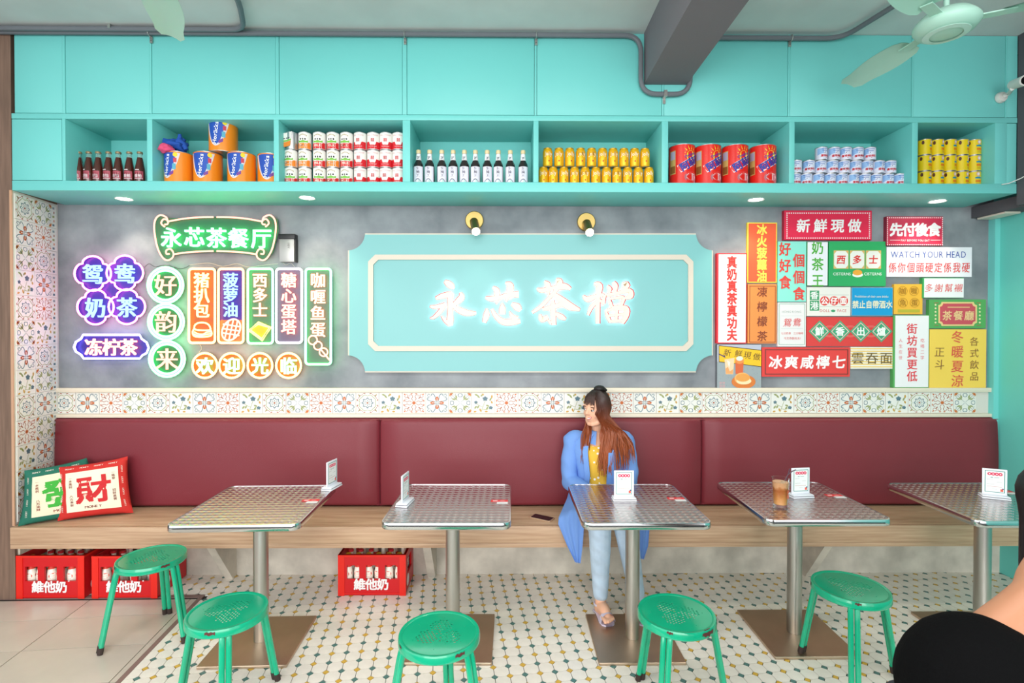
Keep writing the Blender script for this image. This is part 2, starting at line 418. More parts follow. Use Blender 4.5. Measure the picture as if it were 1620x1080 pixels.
# ---- wall tiles with printed ornament
TC = {'b': '#5d7986', 'o': '#c96a35', 'l': '#9aa06a', 'r': '#a5583c', 'g': '#8a9aa0', 'y': '#c79a4a'}
def tile_data(kind, w, h):
    mb = MB(); mb.use(M_CREAMT)
    hx, hz = w / 2, h / 2
    mb.box(-hx, hx, -.006, 0, -hz, hz)
    yy = -.006
    def poly(col, pts):
        mb.use(flat(TC[col], .3)); vs = [(x * w, yy - .0004, z * h) for x, z in pts]
        a = sum(pts[i - 1][0] * pts[i][1] - pts[i][0] * pts[i - 1][1] for i in range(len(pts)))
        f = tuple(range(len(pts))); mb.add(vs, [f if a > 0 else f[::-1]])
    def sym(fn, n=4, mirror=True, off=0):
        for k in range(n):
            for mm in ((1, -1) if mirror else (1,)):
                a = 2 * pi * k / n + off; fn(lambda x, z, a=a, mm=mm: (x * mm * cos(a) - z * sin(a), x * mm * sin(a) + z * cos(a)))
    def rib(col, pts, T, k=3):
        L, R = ribbon(smoothpts(pts, k) if len(pts) > 2 else pts); q = [T(*p) for p in L] + [T(*p) for p in R[::-1]]
        n = len(L)
        for i in range(n - 1): poly(col, [q[i], q[i + 1], q[2 * n - 2 - i], q[2 * n - 1 - i]])
    def petal(col, x, z, a, l, wd, T):
        pts = [(0, 0), (l * .35, wd / 2), (l * .7, wd * .42), (l, 0), (l * .7, -wd * .42), (l * .35, -wd / 2)]
        poly(col, [T(x + p * cos(a) - q * sin(a), z + p * sin(a) + q * cos(a)) for p, q in pts])
    I = lambda x, z: (x, z)
    if kind == 'A':
        def f(T):
            rib('b', [(.02, .03, .02), (.07, .17, .03), (.1, .33, .032), (.17, .43, .035), (.25, .41, .03), (.24, .34, .03)], T)
            petal('o', .02, .1, 1.2, .16, .07, T); petal('o', 0.01, .2, 1.5, .11, .08, T)
            rib('g', [(.3, .3, .02), (.38, .3, .03), (.42, .38, .03), (.36, .44, .02)], T, 2)
        sym(f)
    elif kind == 'B':
        def f(T):
            rib('r', [(.03, .1, .02), (.1, .2, .025), (.05, .3, .025), (.12, .4, .025), (.2, .36, .02), (.16, .3, .015)], T)
            rib('r', [(.2, .2, .02), (.28, .26, .025), (.26, .36, .025), (.34, .42, .02)], T)
            petal('o', .04, .44, 0, .12, .05, T); petal('o', .36, .36, .8, .12, .06, T)
        sym(f)
        for k in range(8): petal('o', 0, 0, k * pi / 4, .1, .05, I)
    elif kind == 'C':
        for x, z, s in ((.08, .2, .13), (-.33, .02, .09), (.33, -.24, .1)):
            for k in range(5): petal('b', x, z, k * 2 * pi / 5 + .3, s, s * .8, I)
        rib('l', [(-.1, -.45, .02), (-.02, -.2, .02), (.08, .1, .02)], I); rib('l', [(-.02, -.2, .02), (-.2, -.12, .02), (-.32, 0, .02)], I); rib('l', [(-.06, -.3, .02), (.15, -.32, .02), (.3, -.26, .02)], I)
        for x, z, a, l, c in ((-.4, .42, -.4, .22, 'l'), (-.28, .38, -.9, .2, 'l'), (-.12, .3, .9, .16, 'l'), (.38, .4, -1.6, .2, 'y'), (.28, .08, 1.2, .2, 'l'), (.1, -.1, -.4, .2, 'l'), (-.2, -.12, -2, .18, 'l'), (-.4, -.3, 1, .2, 'l'), (-.45, -.45, .3, .16, 'y'), (-.1, -.45, 1.9, .2, 'y'), (.12, -.32, .9, .16, 'l'), (.05, -.42, 0, .16, 'y'), (.4, -.05, 1.9, .16, 'y'), (-.05, .45, -1, .12, 'y')):
            petal(c, x, z, a, l, .085, I)
    elif kind == 'D':
        n = 8
        for k in range(n):
            a = 2 * pi * k / n
            pts = [(.17 * cos(a - .34), .17 * sin(a - .34), .03), (.25 * cos(a), .25 * sin(a), .04), (.17 * cos(a + .34), .17 * sin(a + .34), .03)]
            rib('b', pts, I); petal('g', .06 * cos(a), .06 * sin(a), a, .09, .04, I)
        for k in range(6): petal('r', 0, 0, k * pi / 3, .05, .04, I)
        def f(T):
            rib('l', [(0, .33, .02), (.12, .38, .03), (.22, .31, .025), (.3, .22, .025)], T)
            rib('r', [(.2, .42, .02), (.3, .36, .025), (.42, .4, .02)], T)
            petal('l', .3, .3, .8, .16, .06, T); petal('r', .08, .44, .2, .12, .05, T)
        sym(f)
    else:
        def f(T):
            rib('g', [(.02, .02, .015), (.2, .2, .02), (.4, .4, .02)], T, 2)
            petal('l', .14, .2, 1.2, .2, .08, T); petal('l', .12, .12, .78, .24, .07, T)
            petal('o', .36, .36, .78, .15, .12, T); petal('y', .44, .3, 1.2, .12, .05, T)
            rib('b', [(.0, .28, .02), (.08, .32, .03), (.08, .42, .03), (0, .44, .02)], T)
            rib('g', [(.2, .44, .02), (.26, .36, .02), (.34, .44, .015)], T, 2)
        sym(f)
    return mb.data('wall_tile', smooth=0)
zt0 = W(600, 653, YW).z; zt1 = W(600, 620, YW).z; TP = 36.42 * SCL(YW)
TD = {k: tile_data(k, TP - .004, zt1 - zt0 - .002) for k in 'ABCDE'}
XLW = -3.03
tb = slabobj('trim_4', XLW, XR, YW - .012, YW, zt0 - .002, zt1 + .002, mat('tile_grout', '#d8d4cc', .7)); ORG[tb.name] = tuple(tb.location)
seq = 'DABEDCABCDEBADCBAECBDACEBACEDBACDBAECDBEDC'
xc = W(105, 636, YW).x
for n, k in enumerate(seq):
    x = xc + n * TP
    if x + TP / 2 > XR: break
    o = bpy.data.objects.new('wall_tile', TD[k]); COL.objects.link(o); o.parent = tb
    o.location = Vector((x, YW - .012, (zt0 + zt1) / 2)) - tb.location
MB().use(M_CREAMT).box(XLW + .001, xc - TP / 2 - .002, YW - .017, YW - .012, zt0, zt1).build('wall_tile', tb, world=True)
slabobj('trim_5', XLW, XR, YW - .035, YW - .001, zt1 + .002, W(600, 613.5, YW - .03).z, M_CREAM, .002)
slabobj('trim_6', XLW, XR, YW - .04, YW - .001, 1.045, zt0 - .002, M_CREAM, .002)
# left return: tiles on the side of the post
sw = .1537
TDs = {k: tile_data(k, sw - .003, sw - .003) for k in 'ABCDE'}
rows = ['DEA', 'ABC', 'EDB', 'CAD', 'DBE', 'ECA', 'ADB', 'CEA', 'DAE', 'BED', 'CAB', 'EBD', 'DCA', 'BAE']
AS = atan2(XL - XLW, YW - YF); LS = hypot(XL - XLW, YW - YF)
lt = struct(MB().use(MATS['tile_grout']).box(-.012, 0, 0, LS, .45, 2.474).build('wall_side', smooth=0))
lt.location = (XL, YF, 0); lt.rotation_euler = (0, 0, AS)
ztop = 2.462
for r in range(13):
    for c in range(3):
        y0 = .012 + c * sw; zc_ = ztop - (r + .5) * sw
        if c == 2:
            mb = MB().use(M_CREAMT).box(0, .005, y0, LS - .02, zc_ - sw / 2 + .002, zc_ + sw / 2 - .002)
            for q in range(5):
                z_ = zc_ + (q - 2) * .028; mb.use(flat(TC['bolrg'[q]], .3)).box(.005, .0054, y0 + .006 + .01 * (q % 2), y0 + .024, z_ - .008, z_ + .006)
            o = mb.build('wall_tile'); o.parent = lt; continue
        o = bpy.data.objects.new('wall_tile', TDs[rows[r][c]]); COL.objects.link(o); o.parent = lt
        o.rotation_euler = (0, 0, radians(90)); o.location = (0, y0 + sw / 2, zc_)
# rough plaster under the bench at the left end
slabobj('trim_7', XL - .04, XL + .01, YF + .02, YS, 0, .33, mat('rough_plaster', '#d9d0bd', .9, bump=1.0, bscale=60, var=.3, vscale=40))

# ---- upper cabinet in teal with open niches
cab = thing('wall_cabinet', 'long teal wall cabinet with open niches under tall plain panels', 'cabinet', (0, YF, 2.474))
zA = W(500, 181, YF).z; zB = W(500, 189.5, YF).z; zC_ = W(800, 288, YF).z; zD = 2.474
MB().use(M_TEAL).box(XL, xb, YF, YW - .004, zD, zC_).build('bottom_board', cab, world=True, bevel=.002)
MB().use(M_TEAL).box(XL, xb, YF, YW - .004, zB, zA).build('top_board', cab, world=True, bevel=.002)
MB().use(M_TEAL).box(XL, XR - .15, YW - .012, YW - .004, zC_, zB).build('back_panel', cab, world=True)
divs = [(98, 103.5), (232.5, 241), (433, 441), (637, 649), (844, 852), (1047, 1057), (1248.5, 1257), (1443, 1452), (1574, 1592.5)]
for a, b in divs:
    MB().use(M_TEAL).box(W(a, 240, YF).x, W(b, 240, YF).x, YF, YW - .012, zC_, zB).build('divider', cab, world=True, bevel=.0015)
MB().use(M_TEAL).box(XL, W(98, 240, YF).x - .003, YF + .002, YF + .02, zC_ + .003, zB - .003).build('panel', cab, world=True, bevel=.0015)
MB().use(M_TEAL).box(W(1593.5, 240, YF).x, xb, YF + .004, YF + .02, zC_ + .003, zB - .003).build('panel', cab, world=True, bevel=.0015)
seams = [(22, 97), (103, 236), (240, 435), (441.5, 636), (644, 845), (849.5, 1047), (1051, 1246.5), (1250.5, 1442.5), (1446, 1591), (1594, 1612)]
bat = MB().use(M_TEAL)
for a, b in seams:
    xa = max(XL, W(a, 100, YF).x); xq = min(xb, W(b, 100, YF).x)
    MB().use(M_TEAL).box(xa, xq, YF + .003, YF + .02, zA + .003, ZC - .002).build('panel', cab, world=True, bevel=.0015)
for (a, b), (c, d) in zip(seams[:-1], seams[1:]):
    MB().use(M_TEAL).box(W(b, 100, YF).x + .002, W(c, 100, YF).x - .002, YF, YF + .018, zA + .001, ZC - .002).build('batten', cab, world=True, bevel=.001)

# ---- conduits with clips
M_PVC = mat('grey_conduit', '#6b7076', .45); M_ZINC = mat('zinc_clip', '#b9b9b5', .35, .9)
Yc = YF - .022
def arc(p, q, r, n=6):
    """rounded polyline through px points"""
    return None
def rounded(pts, r=.05, n=5):
    pts = [Vector(p) for p in pts]; out = [pts[0]]
    for i in range(1, len(pts) - 1):
        a, b, c = pts[i - 1], pts[i], pts[i + 1]; u = (a - b); v = (c - b); rr = min(r, u.length * .48, v.length * .48)
        p0 = b + u.normalized() * rr; p1 = b + v.normalized() * rr
        for k in range(n + 1): t = k / n; out.append(p0 * (1 - t) ** 2 + b * 2 * t * (1 - t) + p1 * t * t)
    out.append(pts[-1]); return out
cdt = thing('conduit', 'long grey conduit along the cabinet top looping under the grey beam', 'conduit', (0, Yc, 3.4))
zt = ZC - .026
zlow = W(1050, 149, Yc).z
p = [(-3.4, Yc, zt), (W(1014, 60, Yc).x, Yc, zt), (W(1014, 60, Yc).x, Yc, zlow), (W(1092, 149, Yc).x, Yc, zlow), (W(1092, 140, Yc).x, Yc, zt - .01), (W(1150, 50, Yc).x, Yc, zt - .01), (2.02, Yc, zt - .01), (W(1395, 0, 2.85).x + .3, 2.0, zt)]
MB().use(M_PVC).tube(rounded(p, .1, 7), .0145, 10).build('pipe', cdt, world=True)
for px, py in ((236, 0), (640, 0), (848.5, 0), (1252, 0)):
    x = W(px, 45, Yc).x; m = MB().use(M_ZINC)
    m.tube([(x, Yc + .018 * cos(t), zt - (.01 if px > 1200 else 0) + .018 * sin(t)) for t in [k * pi / 5 - pi / 2 for k in range(11)]], .003, 6)
    m.box(x - .008, x + .008, YF - .006, YF - .0005, zt - .052, zt - .014); m.use(flat('#5a5a58')).lathe([(.004, 0), (.004, .003)], 8, (x, YF - .006, zt - .04))
    m.build('clip', cdt, world=True)
x = W(1052, 149, Yc).x; m = MB().use(M_ZINC); m.box(x - .01, x + .01, Yc - .019, Yc + .016, zlow - .018, zlow + .018).box(x - .008, x + .008, YF - .006, YF - .0005, zlow - .05, zlow - .018); m.build('clip', cdt, world=True)
cd2 = cdt
MB().use(M_PVC).tube(rounded([(-3.4, Yc - .031, zt + .004), (-1.56, Yc - .031, zt + .004), (-1.46, 2.9, zt + .004), (-1.15, 1.2, zt + .004)], .08, 6), .0145, 10).build('pipe', cd2, world=True)
MB().use(M_ZINC).box(-2.35, -2.335, Yc - .05, Yc - .01, zt + .0, zt + .026).build('clip', cd2, world=True)

# ---- bench
bn = thing('bench', 'long wooden wall bench with deep front board on angled brackets', 'bench', (0, YB, 0))
m = MB().use(M_OAK); xr = XR
m.box(XL - .0, xr, YB + .02, YS + .06, .425, .45).build('seat_board', bn, world=True, bevel=.002)
MB().use(M_OAK).box(XL + .001, xr, YB, YB + .0195, W(500, 860, YB).z, .45).build('front_board', bn, world=True, bevel=.002)
MB().use(M_OAK).box(XL + .001, xr, YB + .001, YB + .045, W(500, 867, YB).z, W(500, 860, YB).z - .001).build('lower_rail', bn, world=True, bevel=.002)
zlr = W(500, 867, YB).z
for px in (372, 690, 1270, 1597):
    x = W(px, 900, YS - .02).x; mb = MB().use(MATS['concrete_plinth'])
    th_ = .05
    vs = [(x, YS, 0), (x, YS - .05, 0), (x, YB + .06, zlr), (x, YS, zlr)]
    vs += [(a + (th_ if px > 800 else -th_), b, c) for a, b, c in vs]
    mb.add(vs, [(0, 1, 2, 3), (7, 6, 5, 4), (0, 4, 5, 1), (1, 5, 6, 2), (2, 6, 7, 3), (3, 7, 4, 0)]).build('bracket', bn, world=True)
slabobj('baseboard_back', XLW, XR, YS, YW, 0, .424, M_CONC)
# ---- padded back rest
M_VINYL = mat('burgundy_vinyl', '#7b2c36', .32, bump=.3, bscale=420, spec=.45)
bk = thing('banquette_back', 'long burgundy vinyl padded back rest in wide panels above the bench', 'back rest', (0, 3.5, .45))
def cushion_panel(xa, xb_, name):
    za, zb_ = .452, 1.043; nx, nz = 28, 14; rows_ = []
    prof = []
    for k in range(7): t = k / 6 * pi / 2; prof.append((YS + .04 - .04 * sin(t) * 1.0, za + .028 * (1 - cos(t))))
    for k in range(1, 8): prof.append((YS - .006 * sin(pi * k / 8), za + .028 + (zb_ - za - .066) * k / 8))
    for k in range(7): t = k / 6 * pi / 2; prof.append((YS + .045 * (1 - cos(t)), zb_ - .038 + .038 * sin(t)))
    prof.append((YW - .043, zb_))
    P = []
    for i in range(nx + 1):
        x = xa + (xb_ - xa) * i / nx; ed = min(i, nx - i); inset = {0: .03, 1: .0}.get(ed, 0)
        if ed == 1: x = xa + .018 if i == 1 else xb_ - .018
        P.append([(x, y + (inset if y < YW - .06 else 0) + .002 * sin(x * 7 + z * 9), z) for y, z in prof])
    mb = MB().use(M_VINYL).grid(P, flip=False)
    return mb.build(name, bk, world=True, smooth=60)
xs_ = [XLW + .012, W(599.5, 730, YS).x, W(1112, 730, YS).x, XR - .002]
for i in range(3): cushion_panel(xs_[i] + .001, xs_[i + 1] - .001, 'padded_panel')

# ---- downlights under the cabinet
M_LAMP = mat('lamp_glow', '#ffffff', .3, emis=(1, .93, .82), es=14); M_WHITE = mat('white_plastic', '#e8e8e8', .35)
for n, (px, py) in enumerate(((197, 314.5), (486, 312.5), (1196, 315.5), (1475, 320.5))):
    p = G(px, py, 2.474); p.y = min(p.y, 3.40)
    d = thing('downlight', 'round recessed downlight under the teal cabinet, %s of the four' % place_of(n, 4), 'lamp', (p.x, p.y, 2.474), 0, 'downlights')
    MB().use(M_WHITE).lathe([(.042, 0), (.05, -.004), (.05, -.0002)], 28, cap=False).build('trim_ring', d)
    MB().use(M_LAMP).lathe([(.041, -.0015), (.041, -.0005)], 28).build('diffuser', d)
    l = bpy.data.lights.new('downlight_spot', 'SPOT'); l.energy = 15; l.color = (1, .86, .68); l.spot_size = radians(105); l.spot_blend = .6; l.shadow_soft_size = .04
    o = bpy.data.objects.new('downlight_spot', l); COL.objects.link(o); o.location = (p.x, p.y, 2.468)
# ---- brass wall spots
M_BRASS = mat('brushed_brass', '#c2a565', .3, 1.0)
for n, (px, py, bx_, by_) in enumerate(((750.5, 348.5, 753, 366), (927.5, 351, 933, 367.5))):
    c = W(px, py, YW - .012); tip = W(bx_, by_, YW - .15)
    t = thing('wall_spotlight', 'brass cylinder wall spotlight above the teal board, %s one' % ('left' if n == 0 else 'right'), 'lamp', tuple(c), 0, 'brass wall spotlights')
    Rb = Matrix.Translation(c) @ Matrix.Rotation(radians(90), 4, 'X')
    k = MB().use(M_BRASS).lathe([(.0, -.012), (.062, -.012), (.062, .004), (.058, .008), (0, .008)], 32, cap=False).xf(Rb); k.build('wall_plate', t, world=True)
    a = Vector(c) + Vector((0, -.03, -.02)); d = (tip - a).normalized(); b = tip
    MB().use(M_BRASS).tube([Vector(c) + Vector((0, 0, -.005)), a + Vector((0, -.02, 0))], .012, 10).build('arm', t, world=True)
    k = MB().use(M_BRASS).tube([a - d * .015, b - d * .004, b], [.028, .028, .028], 24); k.build('barrel', t, world=True)
    MB().use(M_LAMP).tube([b + d * .0005, b + d * .003], .026, 24).build('lens', t, world=True)
    l = bpy.data.lights.new('wall_spot', 'SPOT'); l.energy = 2.2; l.color = (1, .93, .8); l.spot_size = radians(100); l.spot_blend = .7; l.shadow_soft_size = .02
    o = bpy.data.objects.new('wall_spot', l); COL.objects.link(o); o.location = b + d * .012; o.rotation_euler = (radians(-12), 0, 0)

# ------------------------------------------------------------------ big teal name board
M_BOARD = mat('board_mint', '#7dbcbc', .35)
M_CREAM2 = mat('board_cream_edge', '#d6cbbb', .4)
def ctop(p, Y): return [(W(x, y, Y).x, W(x, y, Y).z) for x, y in p]
def outer(g):
    r = 27; x0, y0, x1, y1 = 550.5 + g, 369 + g, 1128 - g, 589 - g; pts = []
    for cx, cy, a0 in ((x0 - g, y0 - g, 90), (x1 + g, y0 - g, 180), (x1 + g, y1 + g, 270), (x0 - g, y1 + g, 0)):
        for k in range(9):
            a = radians(a0 - 90 * k / 8) if True else 0
            q = (cx + (r) * cos(a), cy + (r) * sin(a))
            pts.append((min(max(q[0], x0), x1), min(max(q[1], y0), y1)))
    return pts
nb = thing('name_board', 'wide mint green shop name board with concave corners and backlit characters', 'sign', (0.16, YW - .03, 1.4))
YN = YW - .03
MB().use(M_CREAM2).prism(ctop(outer(0), YN), YN + .001, YW - .001).build('rim', nb, world=True, smooth=0)
MB().use(M_BOARD).prism(ctop(outer(2), YN), YN - .002, YN + .002).build('panel', nb, world=True, smooth=0)
def cham(g, c=11):
    x0, y0, x1, y1 = 583 + g, 403 + g, 1096 - g, 555 - g
    return [(x0 + c, y0), (x1 - c, y0), (x1, y0 + c), (x1, y1 - c), (x1 - c, y1), (x0 + c, y1), (x0, y1 - c), (x0, y0 + c)]
m = MB().use(M_CREAM2); A = ctop(cham(0), YN); B = ctop(cham(8, 8), YN)
for i in range(8):
    m.prism([A[i], A[(i + 1) % 8], B[(i + 1) % 8], B[i]], YN - .012, YN - .001)
m.build('inner_frame', nb, world=True, smooth=0)
S1 = lambda L: [(670 + x / 9.53, 430 + y / 9.53, w / 9.53) for x, y, w in L]
S2 = lambda L: [(830 + x / 9, 430 + y / 9, w / 9) for x, y, w in L]
CH4 = [[S1(k) for k in (
    [(320, 140, 40), (370, 175, 90), (425, 215, 90), (465, 250, 30)],
    [(185, 400, 40), (270, 370, 75), (360, 345, 80), (430, 320, 50)],
    [(400, 320, 70), (405, 450, 80), (405, 600, 80), (405, 720, 95), (420, 810, 50)],
    [(270, 660, 15), (330, 735, 50), (400, 790, 60)],
    [(100, 520, 25), (190, 530, 60), (330, 490, 55)], [(330, 495, 45), (250, 600, 65), (160, 685, 45), (100, 695, 15)],
    [(560, 310, 30), (575, 385, 95), (500, 460, 75), (430, 510, 40)],
    [(430, 500, 40), (530, 570, 85), (660, 620, 90), (795, 622, 40)])],
 [S1(k) for k in (
    [(935, 385, 30), (1010, 405, 75), (1150, 385, 65), (1300, 345, 75), (1435, 340, 100)],
    [(1045, 230, 30), (1105, 285, 85), (1105, 390, 60), (1105, 490, 15)], [(1230, 165, 15), (1305, 205, 100), (1295, 320, 85), (1240, 450, 25)],
    [(955, 550, 20), (950, 650, 90), (915, 765, 50)], [(1030, 560, 40), (1095, 670, 65), (1200, 750, 90), (1340, 755, 90), (1460, 740, 60)],
    [(1400, 720, 120), (1340, 670, 60), (1295, 595, 15)], [(1185, 465, 15), (1190, 550, 90), (1185, 640, 90)], [(1325, 480, 40), (1410, 530, 110), (1465, 585, 50)])],
 [S2(k) for k in (
    [(172, 235, 20), (240, 265, 65), (400, 230, 55), (560, 205, 85), (655, 245, 40)], [(278, 135, 20), (330, 180, 75), (335, 260, 55), (345, 340, 15)],
    [(445, 105, 20), (500, 140, 85), (455, 250, 55), (390, 330, 50)], [(420, 300, 60), (345, 375, 50), (240, 485, 50), (105, 580, 35)],
    [(430, 325, 60), (520, 400, 95), (640, 490, 110), (785, 540, 35)], [(250, 530, 30), (350, 510, 65), (540, 460, 60)], [(400, 400, 45), (405, 550, 70), (415, 755, 60)],
    [(315, 670, 15), (380, 730, 50)], [(215, 600, 25), (245, 680, 75), (330, 635, 50)], [(440, 590, 40), (520, 640, 75), (585, 675, 30)])],
 [S2(k) for k in (
    [(828, 335, 20), (890, 390, 80), (1000, 355, 60), (1130, 320, 45)], [(985, 165, 25), (1060, 200, 95), (1045, 350, 65), (1040, 550, 60), (1040, 735, 55)],
    [(1030, 420, 40), (950, 500, 55), (900, 615, 30)], [(1070, 400, 30), (1130, 455, 50)], [(1260, 145, 40), (1290, 200, 75), (1275, 300, 45)],
    [(1175, 195, 20), (1210, 240, 55), (1200, 310, 25)], [(1390, 165, 20), (1455, 185, 85), (1370, 280, 25)], [(1150, 325, 25), (1125, 390, 50), (1130, 455, 25)],
    [(1165, 335, 45), (1330, 300, 50), (1490, 265, 60), (1505, 345, 75), (1420, 375, 30)], [(1200, 385, 25), (1225, 450, 40), (1245, 505, 35)],
    [(1200, 385, 30), (1330, 365, 40), (1405, 375, 50), (1370, 485, 40)], [(1240, 500, 25), (1380, 478, 28)], [(1155, 545, 25), (1180, 640, 45), (1220, 715, 40)],
    [(1165, 550, 35), (1300, 520, 50), (1440, 520, 75), (1440, 620, 80), (1390, 735, 40)], [(1310, 530, 45), (1300, 700, 45)], [(1190, 625, 35), (1420, 600, 35)], [(1215, 705, 35), (1400, 690, 40)])]]
M_FACE = mat('letter_face', '#eadbc6', .5, emis='#fff0d8', es=.12); M_RED = mat('letter_side_red', '#d61a3c', .4)
M_BACK = mat('letter_backlight', '#ffffff', .4, emis=(.94, .95, 1), es=3.2)
for n, strokes in enumerate(CH4):
    a = MB().use(M_RED); b = MB().use(M_FACE); c = MB().use(M_BACK)
    for i, st in enumerate(strokes):
        grow = [(x, y, w + 1.2) for x, y, w in st]
        stroke(a, grow, YN - .022, .018 + .0002 * i); stroke(b, st, YN - .0405 - .0002 * i, .0015 + .0001 * i)
        stroke(c, [(x, y, w * 1.02 + 1.0) for x, y, w in st], YN - .014, .004)
    a.build('character_side', nb, world=True, smooth=0); b.build('character_face', nb, world=True, smooth=0); c.build('backlight', nb, world=True, smooth=0)

# ------------------------------------------------------------------ neon signs on the left
YL = YW - .03; YT = YW - .052
G_, R_, P_, O_, B_, V_, W_, Y_, S_ = [neon(*a) for a in (('green', (.16, 1, .3), 5.6), ('red', (1, .25, .17), 4.8), ('pink', (1, .16, .55), 6.5), ('orange', (1, .42, .13), 5.8), ('sky', (.3, .55, 1), 2.0), ('violet', (.32, .28, 1), 6.5), ('white', (.9, .84, 1), 2.4), ('yellow', (1, .78, .16), 3.6), ('salmon', (1, .36, .27), 2.6))]
def bd(col): return mat('acrylic_' + col, col, .3)  # the neon's coloured spill is put into the board tint
def ntube(mb, pts, r=1.6, closed=False, Y=None, k=4):
    Y = Y or YT
    q = smoothpts(pts, k) if len(pts) > 2 and not closed and k else pts
    mb.tube([W(x, y, Y) for x, y in q], r * SCL(Y), 6, closed)
def circ(cx, cy, r, n=28, ry=None): return [(cx + r * cos(2 * pi * i / n), cy + (ry or r) * sin(2 * pi * i / n)) for i in range(n)]
def rrect(x0, y0, x1, y1, r, n=5):
    out = []
    for cx, cy, a in ((x1 - r, y0 + r, -90), (x1 - r, y1 - r, 0), (x0 + r, y1 - r, 90), (x0 + r, y0 + r, 180)):
        out += [(cx + r * cos(radians(a + 90 * k / n)), cy + r * sin(radians(a + 90 * k / n))) for k in range(n + 1)]
    return out
def ntext(mb, s, cx, cy, size, off=.01, **k): text(mb, s, cx, cy, size, YT, off=off, ext=.04, **k)
def nchar(root, m, s, cx, cy, size, off): chars(root, m, s, cx, cy, size, YT, off=off, ext=.04)
def board_back(root, polys, col, Y=YL, name='backboard'):
    m = MB().use(bd(col)); 
    for i, p in enumerate(polys): m.prism(ctop(p, Y), Y - .0002 * i, Y + .005)
    m.build(name, root, world=True, smooth=0)
    for p in polys[:1]:
        xs, ys = [q[0] for q in p], [q[1] for q in p]; cx, cy = (min(xs) + max(xs)) / 2, (min(ys) + max(ys)) / 2
        for fx, fy in ((.7, .6), (-.7, .6), (.7, -.6), (-.7, -.6)):
            w = W(cx + fx * (max(xs) - min(xs)) / 2 * .9, cy + fy * (max(ys) - min(ys)) / 2 * .9, YL); MB().use(M_ZINC).box(w.x - .004, w.x + .004, YL + .005, YW - .0005, w.z - .004, w.z + .004).build('standoff', root, world=True)
def nsign(label, cx, cy): 
    p = W(cx, cy, YL); return thing('neon_sign', label, 'neon sign', tuple(p), 0, 'neon signs on the grey wall')
# scroll sign
t = nsign('scroll shaped neon sign, salmon outline around five green characters', 343, 377)
X1 = lambda L: [(230 + x / 5.4, 330 + y / 5.4) for x, y in L]
sc_ = X1([(110, 60), (200, 80), (400, 80), (600, 72), (820, 84), (1010, 110), (1060, 60), (1130, 90), (1140, 190), (1090, 380), (1010, 440), (940, 400), (760, 378), (560, 372), (400, 378), (250, 395), (190, 440), (110, 370), (80, 250), (75, 120)])
board_back(t, [sc_], '#2e6d4c')
m = MB().use(S_)
mid = 595
for sgn in (1, -1):
    f = lambda L: X1([(mid + sgn * (x - mid), y) for x, y in L])
    ntube(m, f([(165, 155), (135, 125), (155, 90), (190, 100), (190, 130), (165, 135)]), 1.3)
    ntube(m, f([(190, 110), (180, 75), (130, 55), (90, 85), (75, 150), (85, 250), (110, 350), (150, 420), (190, 440), (230, 420), (240, 380), (215, 345), (180, 355), (180, 385), (205, 385)]), 1.3)
    ntube(m, f([(200, 108), (330, 85), (460, 74), (580, 72)]), 1.3); ntube(m, f([(240, 390), (340, 375), (460, 366), (580, 362)]), 1.3)
m.build('outline_tube', t, world=True)
for ch, px, py in zip('永芯茶餐厅', (271, 307.5, 342.5, 377, 413.5), (375.5, 375, 376, 376.5, 377)): nchar(t, G_, ch, px, py, 33, .012)
# quatrefoil sign
t = nsign('quatrefoil neon sign, pink outlines around four blue characters', 174, 458)
quads = [(146.7, 432.5, '鸳'), (197.5, 431.5, '鸯'), (151, 485.5, '奶'), (200.7, 485, '茶')]
def quatre(cx, cy, R=27.5, n=40):
    out = []
    for i in range(n * 4):
        a = 2 * pi * i / (n * 4); r = R * (.80 + .20 * abs(cos(2 * a)) ** .55); out.append((cx + r * cos(a) * 1.05, cy + r * sin(a)))
    return out[::4]
board_back(t, [quatre(x, y) for x, y, _ in quads] + [circ(174.5, 458, 12)], '#392889')
m = MB().use(P_)
for x, y, _ in quads: ntube(m, quatre(x, y), 1.5, True)
m.build('outline_tube', t, world=True)
for x, y, c in quads: nchar(t, B_, c, x, y + 1, 33, .008)
# lozenge sign
t = nsign('violet lozenge neon sign with three orange red characters', 176, 548)
X2 = lambda L: [(110 + x / 4.91, 390 + y / 4.91) for x, y in L]
lz = X2([(105, 685), (545, 685), (560, 715), (600, 745), (615, 785), (600, 825), (565, 845), (545, 868), (110, 868), (90, 840), (50, 815), (35, 780), (50, 740), (90, 715)])
board_back(t, [lz], '#332b7c')
m = MB().use(V_); ntube(m, lz, 1.7, True); m.build('outline_tube', t, world=True)
for c, x in zip('冻柠茶', (148, 176, 203.5)): nchar(t, R_, c, x, 549, 28, .014)
# three stacked green rings
t = nsign('three stacked green neon rings with thin salmon characters', 262.5, 509)
rg = [(261.7, 451, '好'), (262.7, 509, '韵'), (264.2, 567.6, '来')]
board_back(t, [circ(x, y, 28) for x, y, _ in rg], '#24613f')
m = MB().use(G_)
for x, y, _ in rg: ntube(m, circ(x, y, 28), 1.9, True); ntube(m, circ(x, y, 23.6), 1.9, True)
m.build('outline_tube', t, world=True)
for x, y, c in rg: nchar(t, S_, c, x, y, 36, 0)
